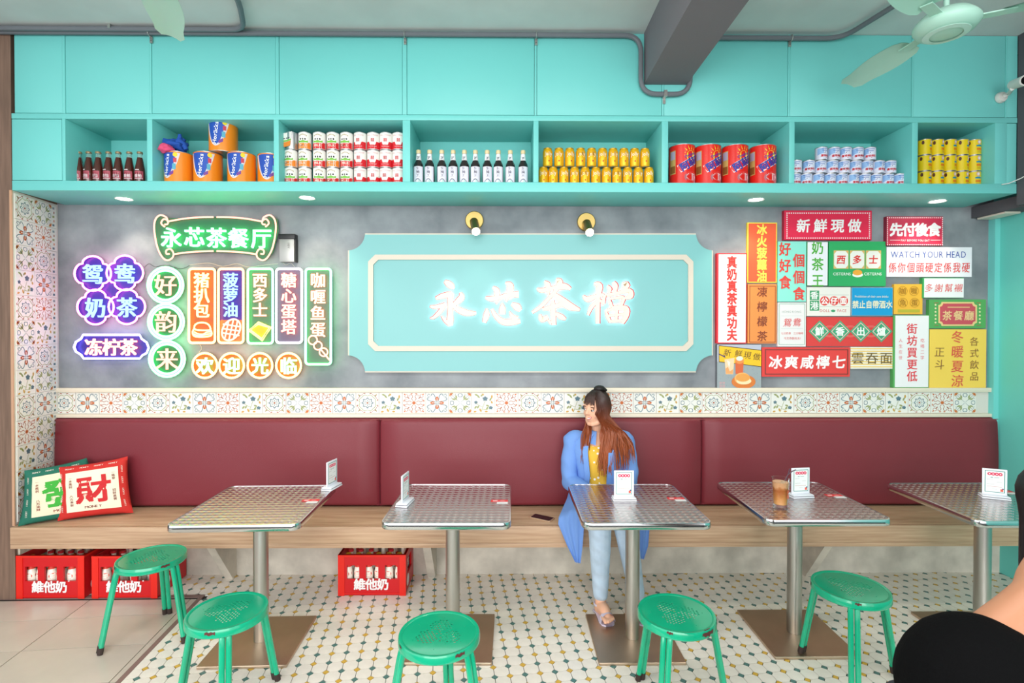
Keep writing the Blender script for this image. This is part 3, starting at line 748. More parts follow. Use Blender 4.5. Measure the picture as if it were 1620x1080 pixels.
# five upright boxes
X3 = lambda L: [(290 + x / 6.48, 500 + y / 6.48) for x, y in L]
def box_sign(label, x0, x1, y1, frame, col, chs, cm, y0=424, step=24.3, size=24, ys=443):
    t = nsign(label, (x0 + x1) / 2, (y0 + y1) / 2); board_back(t, [rrect(x0, y0, x1, y1, 5)], col)
    m = MB().use(frame); ntube(m, rrect(x0 + 1, y0 + 1, x1 - 1, y1 - 1, 5), 1.9, True); m.build('outline_tube', t, world=True)
    for i, c in enumerate(chs): nchar(t, cm, c, (x0 + x1) / 2 - .5, ys + i * step, size, .012)
    return t
t = box_sign('upright orange neon box with characters above a burger outline', 298, 341, 543, O_, '#8f4f20', '猪扒包', O_, step=23.8, size=25)
m = MB().use(O_)
ntube(m, X3([(110, 130), (120, 90), (160, 68), (220, 68), (262, 90), (278, 135), (240, 145), (150, 142), (110, 130)]), 1.3)
ntube(m, X3([(110, 130), (95, 165), (115, 205), (200, 212), (280, 200), (290, 165), (275, 135)]), 1.3)
ntube(m, X3([(110, 160), (150, 180), (200, 185), (240, 165), (280, 158)]), 1.1); ntube(m, X3([(105, 182), (160, 200), (220, 190), (285, 178)]), 1.1)
m.build('burger_tube', t, world=True)
t = box_sign('upright neon box with blue characters above a red pineapple bun outline', 344.5, 386, 543, O_, '#3e2583', '菠萝油', B_, step=23.3, size=24.5)
MB().use(bd('#d86a40')).prism(ctop(rrect(347, 506, 384, 540, 4), YL - .0006), YL - .0008, YL - .0003).build('lower_panel', t, world=True, smooth=0)
m = MB().use(neon('coral', (1, .5, .36), 2.2)); bun = [(365.7 + 14.5 * cos(a) * cos(.25) - 16.8 * sin(a) * sin(-.25) * -1, 521.5 + 16.8 * sin(a)) for a in [2 * pi * i / 24 for i in range(24)]]
ntube(m, bun, 1.4, True)
for dx in (-7, 0, 7):
    h = 16.0 * sqrt(1 - (dx / 15) ** 2); ntube(m, [(365.7 + dx - .22 * h, 521.5 + h), (365.7 + dx + .22 * h, 521.5 - h)], 1.2)
    hh = 14.0 * sqrt(1 - (dx / 17) ** 2); ntube(m, [(365.7 - hh, 521.5 + dx - 2), (365.7 + hh, 521.5 + dx + 2)], 1.2)
m.build('bun_tube', t, world=True)
t = box_sign('upright green neon box with red characters above a yellow toast outline', 391, 432.5, 544, G_, '#476d54', '西多士', R_, step=23.5, size=24)
m = MB().use(Y_); d1 = X3([(770, 62), (900, 115), (810, 250), (670, 145)]); d2 = X3([(770, 82), (880, 118), (805, 228), (692, 142)])
ntube(m, d1, 1.5, True); ntube(m, d2, 1.3, True); m.build('toast_tube', t, world=True)
MB().use(bd('#e8c020')).prism(ctop(d2, YT), YT + .002, YT + .006).build('toast_panel', t, world=True, smooth=0)
t = box_sign('upright white neon box with four red characters', 436, 478.5, 543, W_, '#5f5468', '糖心蛋塔', R_, step=24.6, size=24.5)
t = box_sign('tallest neon box, green frame with red characters above a skewer outline', 482.5, 524.5, 577, G_, '#4a6354', '咖喱鱼蛋', R_, step=26, size=24.5)
m = MB().use(R_)
for x, y, r in ((1328, 245, 45), (1380, 302, 42), (1438, 368, 42)): ntube(m, circ(290 + x / 6.48, 500 + y / 6.48, r / 6.48, 16), 1.1, True)
ntube(m, X3([(1410, 340), (1500, 450)]), 1.2); m.build('skewer_tube', t, world=True)
# four orange rings
for n, (cx, c) in enumerate(zip((324, 366.3, 411.2, 456.5), '欢迎光临')):
    t = nsign('round orange neon ring with a green character, %s of four' % place_of(n, 4), cx, 578)
    board_back(t, [circ(cx, 578, 20)], '#9a4a08')
    m = MB().use(O_); ntube(m, circ(cx, 578, 19.6), 1.7, True); m.build('outline_tube', t, world=True)
    nchar(t, G_, c, cx, 578.5, 28, .012)
# power supply and leads
t = thing('power_supply', 'small grey metal power supply box with black top beside the scroll sign', 'electrical box', tuple(W(452, 415, YW - .03)))
p0 = W(442, 414, YW - .05); p1 = W(465, 378, YW - .05)
MB().use(mat('grey_metal', '#a9a9a6', .35, .6)).box(p0.x, p1.x, YW - .05, YW - .001, p0.z, p1.z).build('housing', t, world=True, bevel=.002)
p2 = W(466.5, 370, YW - .05)
MB().use(mat('black_plastic', '#1b1b1d', .4)).box(p0.x - .004, p2.x, YW - .056, YW - .001, p1.z + .0, p2.z).build('cover', t, world=True, bevel=.002)
MB().use(MATS['black_plastic']).box(p1.x + .0005, p1.x + .008, YW - .04, YW - .001, p0.z, p1.z).build('side_rail', t, world=True)
m = MB().use(MATS['black_plastic'])
text(m, '110V', 457, 388, 5, YW - .0502, rot=-pi / 2) ; m.build('marking', t, world=True, smooth=0)
M_WIRE = mat('clear_cable', '#c9c4b8', .4)
def wire(label, pts, r=.0016, m=None, Y=YW - .012):
    q = smoothpts(pts, 6); o = MB().use(m or M_WIRE).tube([W(x, y, Y) for x, y in q], r, 5).build('cable', world=True); tag(o, label, 'cable')
wire('thin dark cable from the quatrefoil sign over the green rings', [(228, 423), (236, 417), (246, 422), (262, 419), (285, 425), (300, 420)], .0016, MATS['black_plastic'])
wire('pale cable looping between the upright neon boxes and power supply', [(300, 419), (330, 416), (352, 421), (375, 417), (392, 422), (420, 419), (440, 417)])
wire('short cable from the power supply down to the white box', [(447, 414), (452, 419), (460, 416), (466, 422)])
wire('thin pale cable hanging below the left upright box', [(316, 544), (319, 551), (315, 557), (318, 560)])

# ------------------------------------------------------------------ printed sign boards on the right
def sboard(label, rect, face, edge=None, dep=.022):
    x0, y0, x1, y1 = rect; Y = YW - dep
    t = thing('sign_board', label, 'sign', tuple(W((x0 + x1) / 2, y1, Y)), 0, 'sign boards on the grey wall')
    m = MB().use(flat(edge or face)); a = W(x0 + .3, (y0 + y1) / 2, Y); b = W(x1 - .3, (y0 + y1) / 2, Y); c = W((x0 + x1) / 2, y0 + .3, Y); d = W((x0 + x1) / 2, y1 - .3, Y)
    m.box(a.x, b.x, Y, YW - .0005, d.z, c.z).build('panel', t, world=True, bevel=.0008, seg=1)
    if edge: fr(t, face, [(x0 + .8, y0 + .8, x1 - .8, y1 - .8)], Y, 'face_sheet', 0)
    return t, Y
LV = .0007
def fr(t, col, rects, Y, name='print', lev=1):
    m = MB().use(flat(col, .45))
    for q in rects:
        if len(q) == 4: prect(m, *q, Y - lev * LV)
        else: pframe(m, *q, Y - lev * LV)
    return m.build(name, t, world=True, smooth=0)
def tx(t, col, s, cx, cy, size, Y, lev=2, **k): chars(t, flat(col, .45), s, cx, cy, size, Y - lev * LV - .0006, **k)
def tline(t, col, s, cx, cy, size, Y, lev=2, **k):      # a line of tiny letters, too small to pick apart
    m = MB().use(flat(col, .45)); text(m, s, cx, cy, size, Y - lev * LV - .0006, **k); m.build('small_print', t, world=True, smooth=0, kind='stuff')
def poly(t, col, pts, Y, lev=1, name='print'):
    m = MB().use(flat(col, .45)); ppoly(m, pts, Y - lev * LV); return m.build(name, t, world=True, smooth=0)
def ell(t, col, cx, cy, rx, ry, Y, lev=1, name='print', rot=0):
    m = MB().use(flat(col, .45)); pell(m, cx, cy, rx, ry, Y - lev * LV, rot=rot); return m.build(name, t, world=True, smooth=0)
def dots_(t, col, rect, step, sz, Y, lev=1):
    x0, y0, x1, y1 = rect; m = MB().use(flat(col, .45)); nx = round((x1 - x0) / step); ny = round((y1 - y0) / step)
    for i in range(nx + 1):
        for y in (y0, y1): x = x0 + (x1 - x0) * i / nx; prect(m, x - sz, y - sz, x + sz, y + sz, Y - lev * LV)
    for j in range(1, ny):
        for x in (x0, x1): y = y0 + (y1 - y0) * j / ny; prect(m, x - sz, y - sz, x + sz, y + sz, Y - lev * LV)
    m.build('dotted_border', t, world=True, smooth=0, kind='stuff')

t, Y = sboard('tall white board with red edge and seven red characters', (1133.5, 400, 1181.5, 543.5), '#e8303c', None, .03)
fr(t, '#f6f4f2', [(1136.5, 402.5, 1179.8, 541.5)], Y, 'face_sheet', 0)
tx(t, '#e23a34', '真奶真茶真功夫', 1158, 472, 19.5, Y, off=.028, vertical=True, pitch=19.2, sx=.86)
t, Y = sboard('tall orange red board with yellow border and five yellow characters', (1182, 351.5, 1229.5, 447.5), '#f9dc4e')
fr(t, '#f2603a', [(1184, 353.5, 1227.5, 445.5)], Y, 'face_sheet', 0)
tx(t, '#f9e25a', '冰火菠蘿油', 1205.3, 400, 18, Y, off=.028, vertical=True, pitch=18.4, sx=.92)
t, Y = sboard('tall orange board with brown outline and four brown characters', (1182.5, 449, 1229, 543.5), '#f0914a')
fr(t, '#9a5230', [(1185.5, 452, 1227, 541.5, 1)], Y, 'border'); tx(t, '#8a4228', '凍檸檬茶', 1205.8, 496.5, 17, Y, off=.012, vertical=True, pitch=23.3, shear=.08)
t, Y = sboard('wide crimson board with white dotted border and four white characters', (1240, 332.5, 1379.5, 380), '#e5254c', '#b81c3c', .03)
dots_(t, '#f6dfe2', (1245, 337, 1375.5, 376.5), 3.4, .9, Y); tx(t, '#f8f2f2', '新鮮現做', 1311.5, 357, 22, Y, off=.022, pitch=27, shear=.06)
t, Y = sboard('turquoise board with two staggered columns of red characters', (1230.2, 381.5, 1275.8, 477.5), '#8fe3d2')
tx(t, '#e8443c', '好好食', 1242, 420, 22, Y, off=.02, vertical=True, pitch=26.3, sx=.88); tx(t, '#e8443c', '個個食', 1264, 438, 22, Y, off=.02, vertical=True, pitch=26.3, sx=.88)
t, Y = sboard('narrow white board with three green characters', (1276.6, 382, 1310, 452), '#edebf2', '#4aa860')
tx(t, '#4fae3c', '奶茶王', 1293.5, 417.8, 21.5, Y, off=.014, vertical=True, pitch=26, sx=.92)
t, Y = sboard('green board with three framed red characters above a dish of toast', (1310.8, 381.5, 1402, 453), '#2fa862')
fr(t, '#d8c07a', [(1318.8, 396, 1342.3, 425), (1344.3, 396, 1367.8, 425), (1369.6, 396, 1393.8, 425)], Y)
for cx, c in ((1330.6, '西'), (1356, '多'), (1381.7, '士')):
    poly(t, '#f0ede6', [(cx - 7, 397), (cx + 7, 397), (cx + 11, 402), (cx + 11, 419), (cx + 7, 424), (cx - 7, 424), (cx - 11, 419), (cx - 11, 402)], Y, 2)
    for sx_, sy_ in ((-1, -1), (1, -1), (1, 1), (-1, 1)): poly(t, '#e8a060', [(cx + sx_ * 10.8, 410.5 + sy_ * 13.8), (cx + sx_ * 8, 410.5 + sy_ * 13.8), (cx + sx_ * 10.8, 410.5 + sy_ * 11)], Y, 2, 'corner')
    tx(t, '#e02f2c', c, cx, 410.5, 15, Y, 3, off=.02, shear=.1)
tline(t, '#e9f3ea', 'CISTERNS', 1332, 433, 6.2, Y, off=.01); tline(t, '#e9f3ea', 'CISTERNS', 1381, 433, 6.2, Y, off=.01)
ell(t, '#f4f2ea', 1356.7, 434.5, 8.5, 4, Y); ell(t, '#f0a83c', 1356.5, 431, 7.5, 4.5, Y, 2)
t, Y = sboard('crimson board with white dotted edge and large white characters', (1402, 342, 1492.5, 388.8), '#c9304f', '#8f1f3a', .03)
dots_(t, '#f4dfe4', (1404, 344.3, 1491, 387), 3.1, .8, Y); tx(t, '#f8f1f2', '先付後食', 1448, 363, 21.5, Y, off=.038, pitch=20)
fr(t, '#f0d8dc', [(1408, 379.4, 1424, 380.2), (1472, 379.4, 1488, 380.2)], Y); tline(t, '#f0d8dc', 'PAY BEFORE YOU EAT', 1448, 380, 4.3, Y, off=.01)
t, Y = sboard('wide white board with blue words WATCH YOUR HEAD over red characters', (1402.3, 390.3, 1538, 438.5), '#eeedf4', '#c9c8d2', .026)
tx(t, '#3d55a8', 'WATCH YOUR HEAD', 1469, 402, 14.6, Y, sx=.80); tx(t, '#e23f3c', '係你個頭硬定係我硬', 1470, 423, 17, Y, pitch=14.5, sx=.78, shear=.06, off=.004)
t, Y = sboard('off white board with two green boxed characters and three red discs', (1276, 453.5, 1346, 500.3), '#ebe7e0', '#bdb8ae', .024)
fr(t, '#3f9a68', [(1281, 459.5, 1295.8, 474.5), (1281, 475.5, 1295.8, 491.3)], Y); tx(t, '#f2f2ee', '香', 1288.4, 467, 13, Y, off=.02); tx(t, '#f2f2ee', '港', 1288.4, 483.4, 13, Y, off=.02)
for cx, c in ((1304.5, '公'), (1319.5, '仔'), (1334.3, '面')): ell(t, '#e0423e', cx, 475.8, 7.2, 7.4, Y); tx(t, '#f8f4f0', c, cx, 475.8, 11.5, Y, off=.03)
fr(t, '#a8b8ac', [(1297, 466, 1343, 466.5), (1297, 484.6, 1343, 485.1)], Y); tline(t, '#d0605a', 'DOLL', 1305, 491, 6, Y); tline(t, '#d0605a', 'FACE', 1332, 491, 6, Y)
ell(t, '#3f9a68', 1318, 491.5, 3.4, 2, Y)
t, Y = sboard('bright blue board with one row of cream characters', (1347, 454.3, 1412.6, 499.5), '#1a9ad2', '#a8c4d2', .026)
tline(t, '#e6e6d0', 'Prohibition of their own drinks', 1379, 468.7, 4.9, Y, sx=.8, off=.006); tx(t, '#ece6c4', '禁止自帶酒水', 1380, 481.5, 13, Y, off=.02, pitch=10.6, sx=.82)
t, Y = sboard('small yellow board with four ringed ochre characters', (1414, 449, 1460, 497.3), '#eeb63e')
for cx, cy, c in ((1428, 460, '咖'), (1446, 460, '喱'), (1428.5, 478.5, '魚'), (1447, 478.5, '蛋')):
    m = MB().use(flat('#c9922c')); q = circ(cx, cy, 7.6, 20); qi = circ(cx, cy, 6.8, 20)
    for i in range(20): ppoly(m, [q[i], q[(i + 1) % 20], qi[(i + 1) % 20], qi[i]], Y - LV)
    m.build('ring', t, world=True, smooth=0); tx(t, '#a87a22', c, cx, cy, 11, Y, off=.012)
fr(t, '#b8b03a', [(1420.5, 489.3, 1455, 494)], Y)
t, Y = sboard('small white board with green edge and four slanted red characters', (1459.5, 438.8, 1525, 471.5), '#3fa860', None, .03)
fr(t, '#f0eff2', [(1462, 440.2, 1524.5, 470.5)], Y, 'face_sheet', 0); tx(t, '#e2504c', '多謝幫襯', 1493, 455.3, 14, Y, pitch=15.6, shear=.12)
t, Y = sboard('green ticket shaped board with a red plaque and three cream characters', (1469.8, 473.3, 1560, 519.6), '#56a45a', None, .03)
def notch(x0, y0, x1, y1, r=5):
    out = []
    for cx, cy, a0 in ((x0, y0, 90), (x1, y0, 180), (x1, y1, 270), (x0, y1, 0)):
        out += [(cx + r * cos(radians(a0 - 22.5 * k)), cy + r * sin(radians(a0 - 22.5 * k))) for k in range(5)]
    return out
poly(t, '#e8c98a', notch(1484.5, 477.5, 1545.5, 515.5), Y, 1, 'plaque'); poly(t, '#c9505c', notch(1487, 480, 1543, 513), Y, 2, 'plaque')
tx(t, '#ecc890', '茶餐廳', 1516, 499, 16, Y, 3, pitch=17.5, shear=.06, off=.014); fr(t, '#e0b080', [(1499, 485, 1534, 486.6)], Y, 'print', 3)
m = MB().use(flat('#e8dcae'))
for x in (1480, 1550):
    for k in range(6): pell(m, x, 482 + k * 5.6, 1.5, 1.5, Y - LV, n=8)
m.build('print_dots', t, world=True, smooth=0, kind='stuff')
fr(t, '#b05a40', [(1478, 478.5, 1485, 479.3), (1545, 478.5, 1552, 479.3), (1478, 514, 1485, 514.8), (1545, 514, 1552, 514.8)], Y)
t, Y = sboard('pale card board with thin green outline and two slanted red characters', (1230, 478, 1275.4, 548.5), '#e9e6e6')
fr(t, '#6fae90', [(1232.3, 480.3, 1273.2, 545, .6)], Y, 'border'); tline(t, '#a8b8b0', 'HONG KONG', 1252.3, 492.8, 4.6, Y, sx=1.05)
tx(t, '#dc4440', '鴛', 1246, 510, 14, Y, shear=.15); tx(t, '#dc4440', '鴦', 1261, 509.5, 14, Y, shear=.15)
fr(t, '#c9d2cc', [(1236, 499, 1270, 499.4), (1236, 519.2, 1270, 519.6)], Y)
tline(t, '#dc5a56', '七分奶茶', 1243.5, 527, 4, Y); tline(t, '#dc5a56', '三分咖啡', 1263, 527, 4, Y); tline(t, '#dc5a56', '今天你飲咗未?', 1253.5, 535, 4.3, Y)
t, Y = sboard('red board with four green diamonds holding white characters', (1276, 501, 1413, 548), '#d9403e')
for k, (cx, c) in enumerate(((1296.6, '鮮'), (1329, '香'), (1361.8, '出'), (1394.3, '爐'))):
    if k < 3:
        for ry in (7.5, 9.2):
            m = MB().use(flat('#e87a72')); q = [(cx + 16.3 + 12 * cos(a), 524 + ry * sin(a)) for a in [2 * pi * i / 20 for i in range(20)]]; qi = [(cx + 16.3 + 11.2 * cos(a), 524 + (ry - .8) * sin(a)) for a in [2 * pi * i / 20 for i in range(20)]]
            for i in range(20): ppoly(m, [q[i], q[(i + 1) % 20], qi[(i + 1) % 20], qi[i]], Y - LV * .5)
            m.build('ring', t, world=True, smooth=0)
    for r_, col, lv in ((17.2, '#4aa67c', 1), (14.2, '#e8c0b8', 2), (12.4, '#3fa276', 3)): poly(t, col, [(cx - r_, 524), (cx, 524 - r_), (cx + r_, 524), (cx, 524 + r_)], Y, lv, 'diamond')
    tx(t, '#f2f5f0', c, cx, 524, 14.5, Y, 4, off=.03)
t, Y = sboard('wide red board with brown inner frame and five white characters', (1205, 549, 1345, 596), '#e2423f', None, .026)
fr(t, '#8f3c36', [(1210, 552, 1342, 592.5, 1.8)], Y, 'border'); tx(t, '#f8f2f0', '冰爽咸檸七', 1277, 572.5, 22, Y, off=.024, pitch=25, shear=.08)
t, Y = sboard('white and yellow striped board with three dark characters', (1345.3, 548.5, 1413, 583.5), '#f3efe6')
fr(t, '#efc766', [(1345.6, 550.5 + k * 4.1, 1412.7, 552.2 + k * 4.1) for k in range(8)], Y, 'stripes'); tx(t, '#6e5a34', '雲吞面', 1379.5, 566, 20, Y, pitch=22.5, sx=1.05, off=.004)
t, Y = sboard('tall white board with green edge and five red characters', (1413, 498, 1470, 613.3), '#57a85a', None, .03)
fr(t, '#efecee', [(1416, 499, 1468.8, 612)], Y, 'face_sheet', 0); tx(t, '#e23c46', '街坊買更低', 1443, 557.3, 17.5, Y, vertical=True, pitch=18.8, off=.012)
tline(t, '#e06a6c', '人生在世', 1424.8, 552, 6.5, Y, vertical=True, pitch=9.2); tline(t, '#e06a6c', '吃喝二字', 1459.3, 552, 6.5, Y, vertical=True, pitch=9.2)
t, Y = sboard('large yellow board with red centre column between brown columns', (1470.3, 520.3, 1560.5, 613.4), '#f4cd58', None, .028)
tx(t, '#dc5a48', '冬暖夏涼', 1514.7, 567.5, 20.5, Y, vertical=True, pitch=23.2, shear=.06, off=.006); tx(t, '#8a6034', '各式飲品', 1541.5, 567.5, 15, Y, vertical=True, pitch=18.4, shear=.06); tx(t, '#8a6034', '正斗', 1486.5, 566.5, 17, Y, vertical=True, pitch=20, shear=.06)
# painted picture
t, Y = sboard('square painting of drinks and a filled bun under a yellow banner', (1134, 544.5, 1204.5, 615), '#a9adb2', '#70747a', .03)
X5 = lambda L: [(1130 + x / 13.5, 540 + y / 13.5) for x, y in L]
fr(t, '#b8bccb', [(1134.5, 545, 1204, 572)], Y, 'sky', .4); poly(t, '#9aa4a8', X5([(60, 440), (1000, 540), (1000, 1010), (60, 1010)]), Y, .5, 'table_top')
m = MB().use(flat('#7f8b96')); rr = random.Random(3)
for k in range(60):
    x, y = rr.uniform(1136, 1202), rr.uniform(575, 613); a = rr.choice((.3, 1.3, 2)); l = rr.uniform(1, 2.6); stroke(m, [(x, y, .35), (x + l * cos(a), y + l * sin(a), .3)], Y - LV * .8)
m.build('brush_marks', t, world=True, smooth=0, kind='stuff')
poly(t, '#3a2a1c', X5([(95, 80), (1000, 180), (1000, 545), (640, 500), (95, 440)]), Y, 1, 'banner'); poly(t, '#f2c024', X5([(105, 95), (1000, 195), (1000, 530), (640, 487), (105, 428)]), Y, 1.6, 'banner')
for c, x, y in (('新', 280, 240), ('鮮', 520, 260), ('現', 710, 290), ('做', 910, 325)): q = X5([(x, y)])[0]; tx(t, '#4a3220', c, q[0], q[1], 12.5, Y, 2.6, shear=.1, rot=-.1)
poly(t, '#f0cfa8', X5([(220, 380), (430, 350), (400, 700), (245, 700)]), Y, 3, 'glass'); poly(t, '#f7e9dd', X5([(270, 400), (340, 440), (320, 560), (290, 480)]), Y, 3.5, 'foam'); poly(t, '#e8a468', X5([(240, 580), (290, 540), (330, 640), (400, 590), (395, 690), (250, 690)]), Y, 3.6, 'tea')
poly(t, '#5a4668', X5([(90, 255), (230, 310), (240, 350), (90, 275)]), Y, 3.2, 'straw'); poly(t, '#d8643a', X5([(450, 380), (630, 380), (610, 690), (455, 690)]), Y, 3.6, 'cup')
q = X5([(540, 380)])[0]; ell(t, '#e8904a', q[0], q[1] + 2, 6.8, 5.4, Y, 4, 'cup'); ell(t, '#dfe8dc', q[0], q[1] - 1.2, 5.4, 3.6, Y, 4.6, 'foam')
q = X5([(625, 845)])[0]; ell(t, '#d97a34', q[0], q[1] + 1, 19, 11, Y, 5, 'plate'); ell(t, '#f2b46a', q[0] - 2, q[1] - 4, 12.4, 9.4, Y, 5.6, 'bun'); ell(t, '#f8dfae', q[0] + .5, q[1] - .2, 11.8, 5.6, Y, 6.2, 'bun'); ell(t, '#e8a04e', q[0] - 1, q[1] - 5.4, 11, 6.4, Y, 6.8, 'bun')
m = MB().use(flat('#d89a9a'))
for a, b in ((0, 0), (0, 5), (5, 0), (5, 5)):
    for k in range(3): prect(m, 1138 + a, 604 + b + k * 1.4, 1142 + a, 604.6 + b + k * 1.4, Y - LV)
m.build('seal', t, world=True, smooth=0)

# ------------------------------------------------------------------ things on the cabinet shelf
SH = zC_ + .0005
def wrap(mb, fnlist, R, z0, sc): pass
def cyl_print(mb, s, R, a0, zc, size, vertical=False, off=.02, spin=0, sx=1):
    """lettering bent round a cylinder of radius R; a0 = angle from the front, zc = height"""
    n = len(s); 
    ws = [adv(c) * size * sx for c in s]; x = -sum(ws) / 2
    for i, (c, w) in enumerate(zip(s, ws)):
        if vertical: ox, oz = -.5 * size * sx, ((n - 1) / 2 - i) * size - .38 * size
        else: ox, oz = x, -.38 * size; x += w
        if c == ' ': continue
        def fn(a, b, z, ox=ox, oz=oz):
            lx, lz = ox + a * size * sx, oz + b * size; lx, lz = lx * cos(spin) - lz * sin(spin), lx * sin(spin) + lz * cos(spin)
            an = a0 + lx / R; return (R * 1.006 * sin(an), -R * 1.006 * cos(an), zc + lz)
        putglyph(mb, c, fn, off)
def cpatch(mb, R, a0, a1, z0, z1, n=6, k=1.004, shape=None):
    """patch bent round the cylinder; shape(u) -> (zlow, zhigh) fractions"""
    P = []
    for i in range(n + 1):
        a = a0 + (a1 - a0) * i / n; lo, hi = shape(i / n) if shape else (0, 1)
        P.append([(R * k * sin(a), -R * k * cos(a), z0 + (z1 - z0) * lo), (R * k * sin(a), -R * k * cos(a), z0 + (z1 - z0) * hi)])
    return mb.grid(P, flip=True)
def cell(mb, R, a0, zc, ra, rz, k=1.004, n=14):
    v = [(R * k * sin(a0 + ra * cos(t)), -R * k * cos(a0 + ra * cos(t)), zc + rz * sin(t)) for t in [2 * pi * i / n for i in range(n)]]
    return mb.add(v, [tuple(range(n))])
M_TIN = mat('tin_metal', '#c4c4c6', .3, .9)
def tin(t, R, H, body, n=24, rim=True):
    b = MB().use(body).lathe([(R, .003), (R, H - .003)], n, cap=False); b.use(M_TIN).lathe([(R - .002, 0), (R + .0012, .0012), (R + .0012, .004), (R, .0045)], n, cap=False)
    b.lathe([(R, H - .0045), (R + .0012, H - .004), (R + .0012, H - .001), (R - .001, H), (R - .003, H - .003), (0, H - .003)], n, cap=False).lathe([(0, .0005), (R - .002, 0)], n, cap=False)
    return b.build('can_body', t)
def sx_of(px, Y): return W(px, 270, Y).x
# brown soda bottles
M_BROWN = mat('brown_glass', '#4a1c12', .12, spec=.7, coat=.4); M_CLEAR = mat('clear_glass', '#dfeeea', .06, trans=.85, ior=1.3)
pxs = (125, 140.7, 155.8, 172, 187.5, 204.8, 221.5); root = None
for n, px in enumerate(pxs):
    lab = 'brown glass soda bottle with pink label, %s in the far left niche' % place_of(n, 7); Yb = 3.31; loc = (sx_of(px, Yb), Yb, SH)
    if root is None:
        root = thing('soda_bottle', lab, 'bottle', loc, 0, 'brown bottles in the left niche'); R = .0285
        MB().use(M_BROWN).lathe([(R * .9, 0), (R, .006), (R, .075), (R * .95, .1), (.017, .16), (.0145, .172)], 18).build('bottle_body', root)
        MB().use(M_CLEAR).lathe([(.0143, .1725), (.0128, .185), (.0125, .197)], 14).build('neck', root)
        MB().use(mat('cap_gold', '#a08a6a', .4, .5)).lathe([(.016, .1975), (.0165, .203), (.015, .209), (.004, .211)], 14).build('cap', root)
        m = MB().use(flat('#b04a5a')); cpatch(m, R, -1.0, .9, .035, .085); lb = m.build('label', root)
        m = MB().use(flat('#e9d9dc')); cyl_print(m, '维他', R * 1.004, -.15, .056, .022); cpatch(m, R, -.9, .8, .037, .041, k=1.008); cpatch(m, R, -.8, .1, .09, .095, k=1.008); m.build('lettering', lb, kind='stuff')
    else: dup(root, loc, .1 * (n - 3), lab)
# big orange tins and the crumpled cloth
M_ORG = mat('tin_orange', '#f08a1c', .3); root = None; Rh = .082
def hor_tin(loc, rz, lab, R=.0815, H=.196):
    t = thing('drink_powder_tin', lab, 'tin', loc, rz, 'orange powder tins'); tin(t, R, H, M_ORG)
    m = MB().use(flat('#d9d2d6')); cpatch(m, R, -.95, .95, .03, H - .012, 14, 1.003, lambda u: ((2 * u - 1) ** 2 * .98, 1)); m.build('label_edge', t)
    m = MB().use(flat('#1f4fb0')); cpatch(m, R, -.72, .66, .04, H - .01, 12, 1.007, lambda u: (abs(2 * u - 1) ** 2.2 * .9, 1)); lb = m.build('label', t)
    m = MB().use(flat('#f2f2f4')); cyl_print(m, 'Horlicks', R * 1.008, -.05, H * .56, .034, spin=pi / 2 - .12, off=.022, sx=1.1); m.build('lettering', lb)
    m = MB().use(flat('#f2d22c')); cell(m, R, .62, H * .88, .16, .014, 1.012); m.use(flat('#c83c50')); cpatch(m, R, .5, .72, H * .64, H * .78, 3, 1.011); m.use(flat('#58a8c0')); cpatch(m, R, .42, .66, H * .42, H * .6, 3, 1.011); m.use(flat('#7a3c90')); cpatch(m, R, .2, .5, H * .22, H * .4, 4, 1.011, lambda u: (.4 * u, .5 + .5 * u)); m.build('printed_strip', lb)
    return t
Yh = 3.32
tins = [((284, 0), -.35, 'orange powder tin under the crumpled blue and pink cloth'), ((329.5, 0), .0, 'orange powder tin, second of the lower row of four'), ((382.8, 0), -.1, 'orange powder tin, third of the lower row of four'), ((426.5, 0), .05, 'orange powder tin half hidden at the right of its niche')]
base = hor_tin((sx_of(284, Yh), Yh, SH), -.35, tins[0][2])
for (px, _), rz, lab in tins[1:]: dup2 = None
def deepdup(root, loc, rz, lab):
    r = root.copy(); COL.objects.link(r); r.location = loc; r.rotation_euler = (0, 0, rz); r['label'] = lab
    for ch in root.children:
        c = ch.copy(); COL.objects.link(c); c.parent = r
        for g in ch.children: d = g.copy(); COL.objects.link(d); d.parent = c
    return r
for (px, _), rz, lab in tins[1:]: deepdup(base, (sx_of(px, Yh), Yh if px < 420 else 3.35, SH), rz, lab)
deepdup(base, (sx_of(354, Yh), Yh, SH + .197), -.05, 'orange powder tin stacked alone on top of the others')
# crumpled rubber glove and cloth
cx_ = sx_of(276, 3.29)
def crumple(c, r, seed, n=22, m=14, amp=.3):
    mb = MB(); mb.ball(c, r, n, m); C = Vector(c)
    mb.v = [tuple(C + (Vector(p) - C) * (1 + amp * noise.noise((Vector(p) * 28) + Vector((seed, 0, 0))) + amp * .5 * noise.noise(Vector(p) * 70))) for p in mb.v]; return mb
t = thing('crumpled_cloth', 'crumpled bright blue and pink cloth lying on the left orange tin', 'cloth', (cx_, 3.29, SH + .1975))
k = crumple((0, .01, .048), (.07, .05, .04), 1, amp=.5).use(flat('#1c4fa8', .8)); k.m = []; k.mi = []; k.use(flat('#1c4fa8', .8)); k.mi = [0] * len(k.f)
k.tube([(.02, .01, .06), (.035, .0, .1), (.034, .0, .115)], [.02, .012, .009], 8); k.tube([(.03, .0, .07), (.06, .0, .05), (.075, .0, .02)], [.025, .018, .012], 8)
k.build('blue_cloth', t, smooth=60)
k = crumple((-.025, -.045, .012), (.045, .035, .026), 5, amp=.5); k.m = [flat('#e0507c', .8)]; k.mi = [0] * len(k.f); k.build('pink_cloth', t, smooth=60)
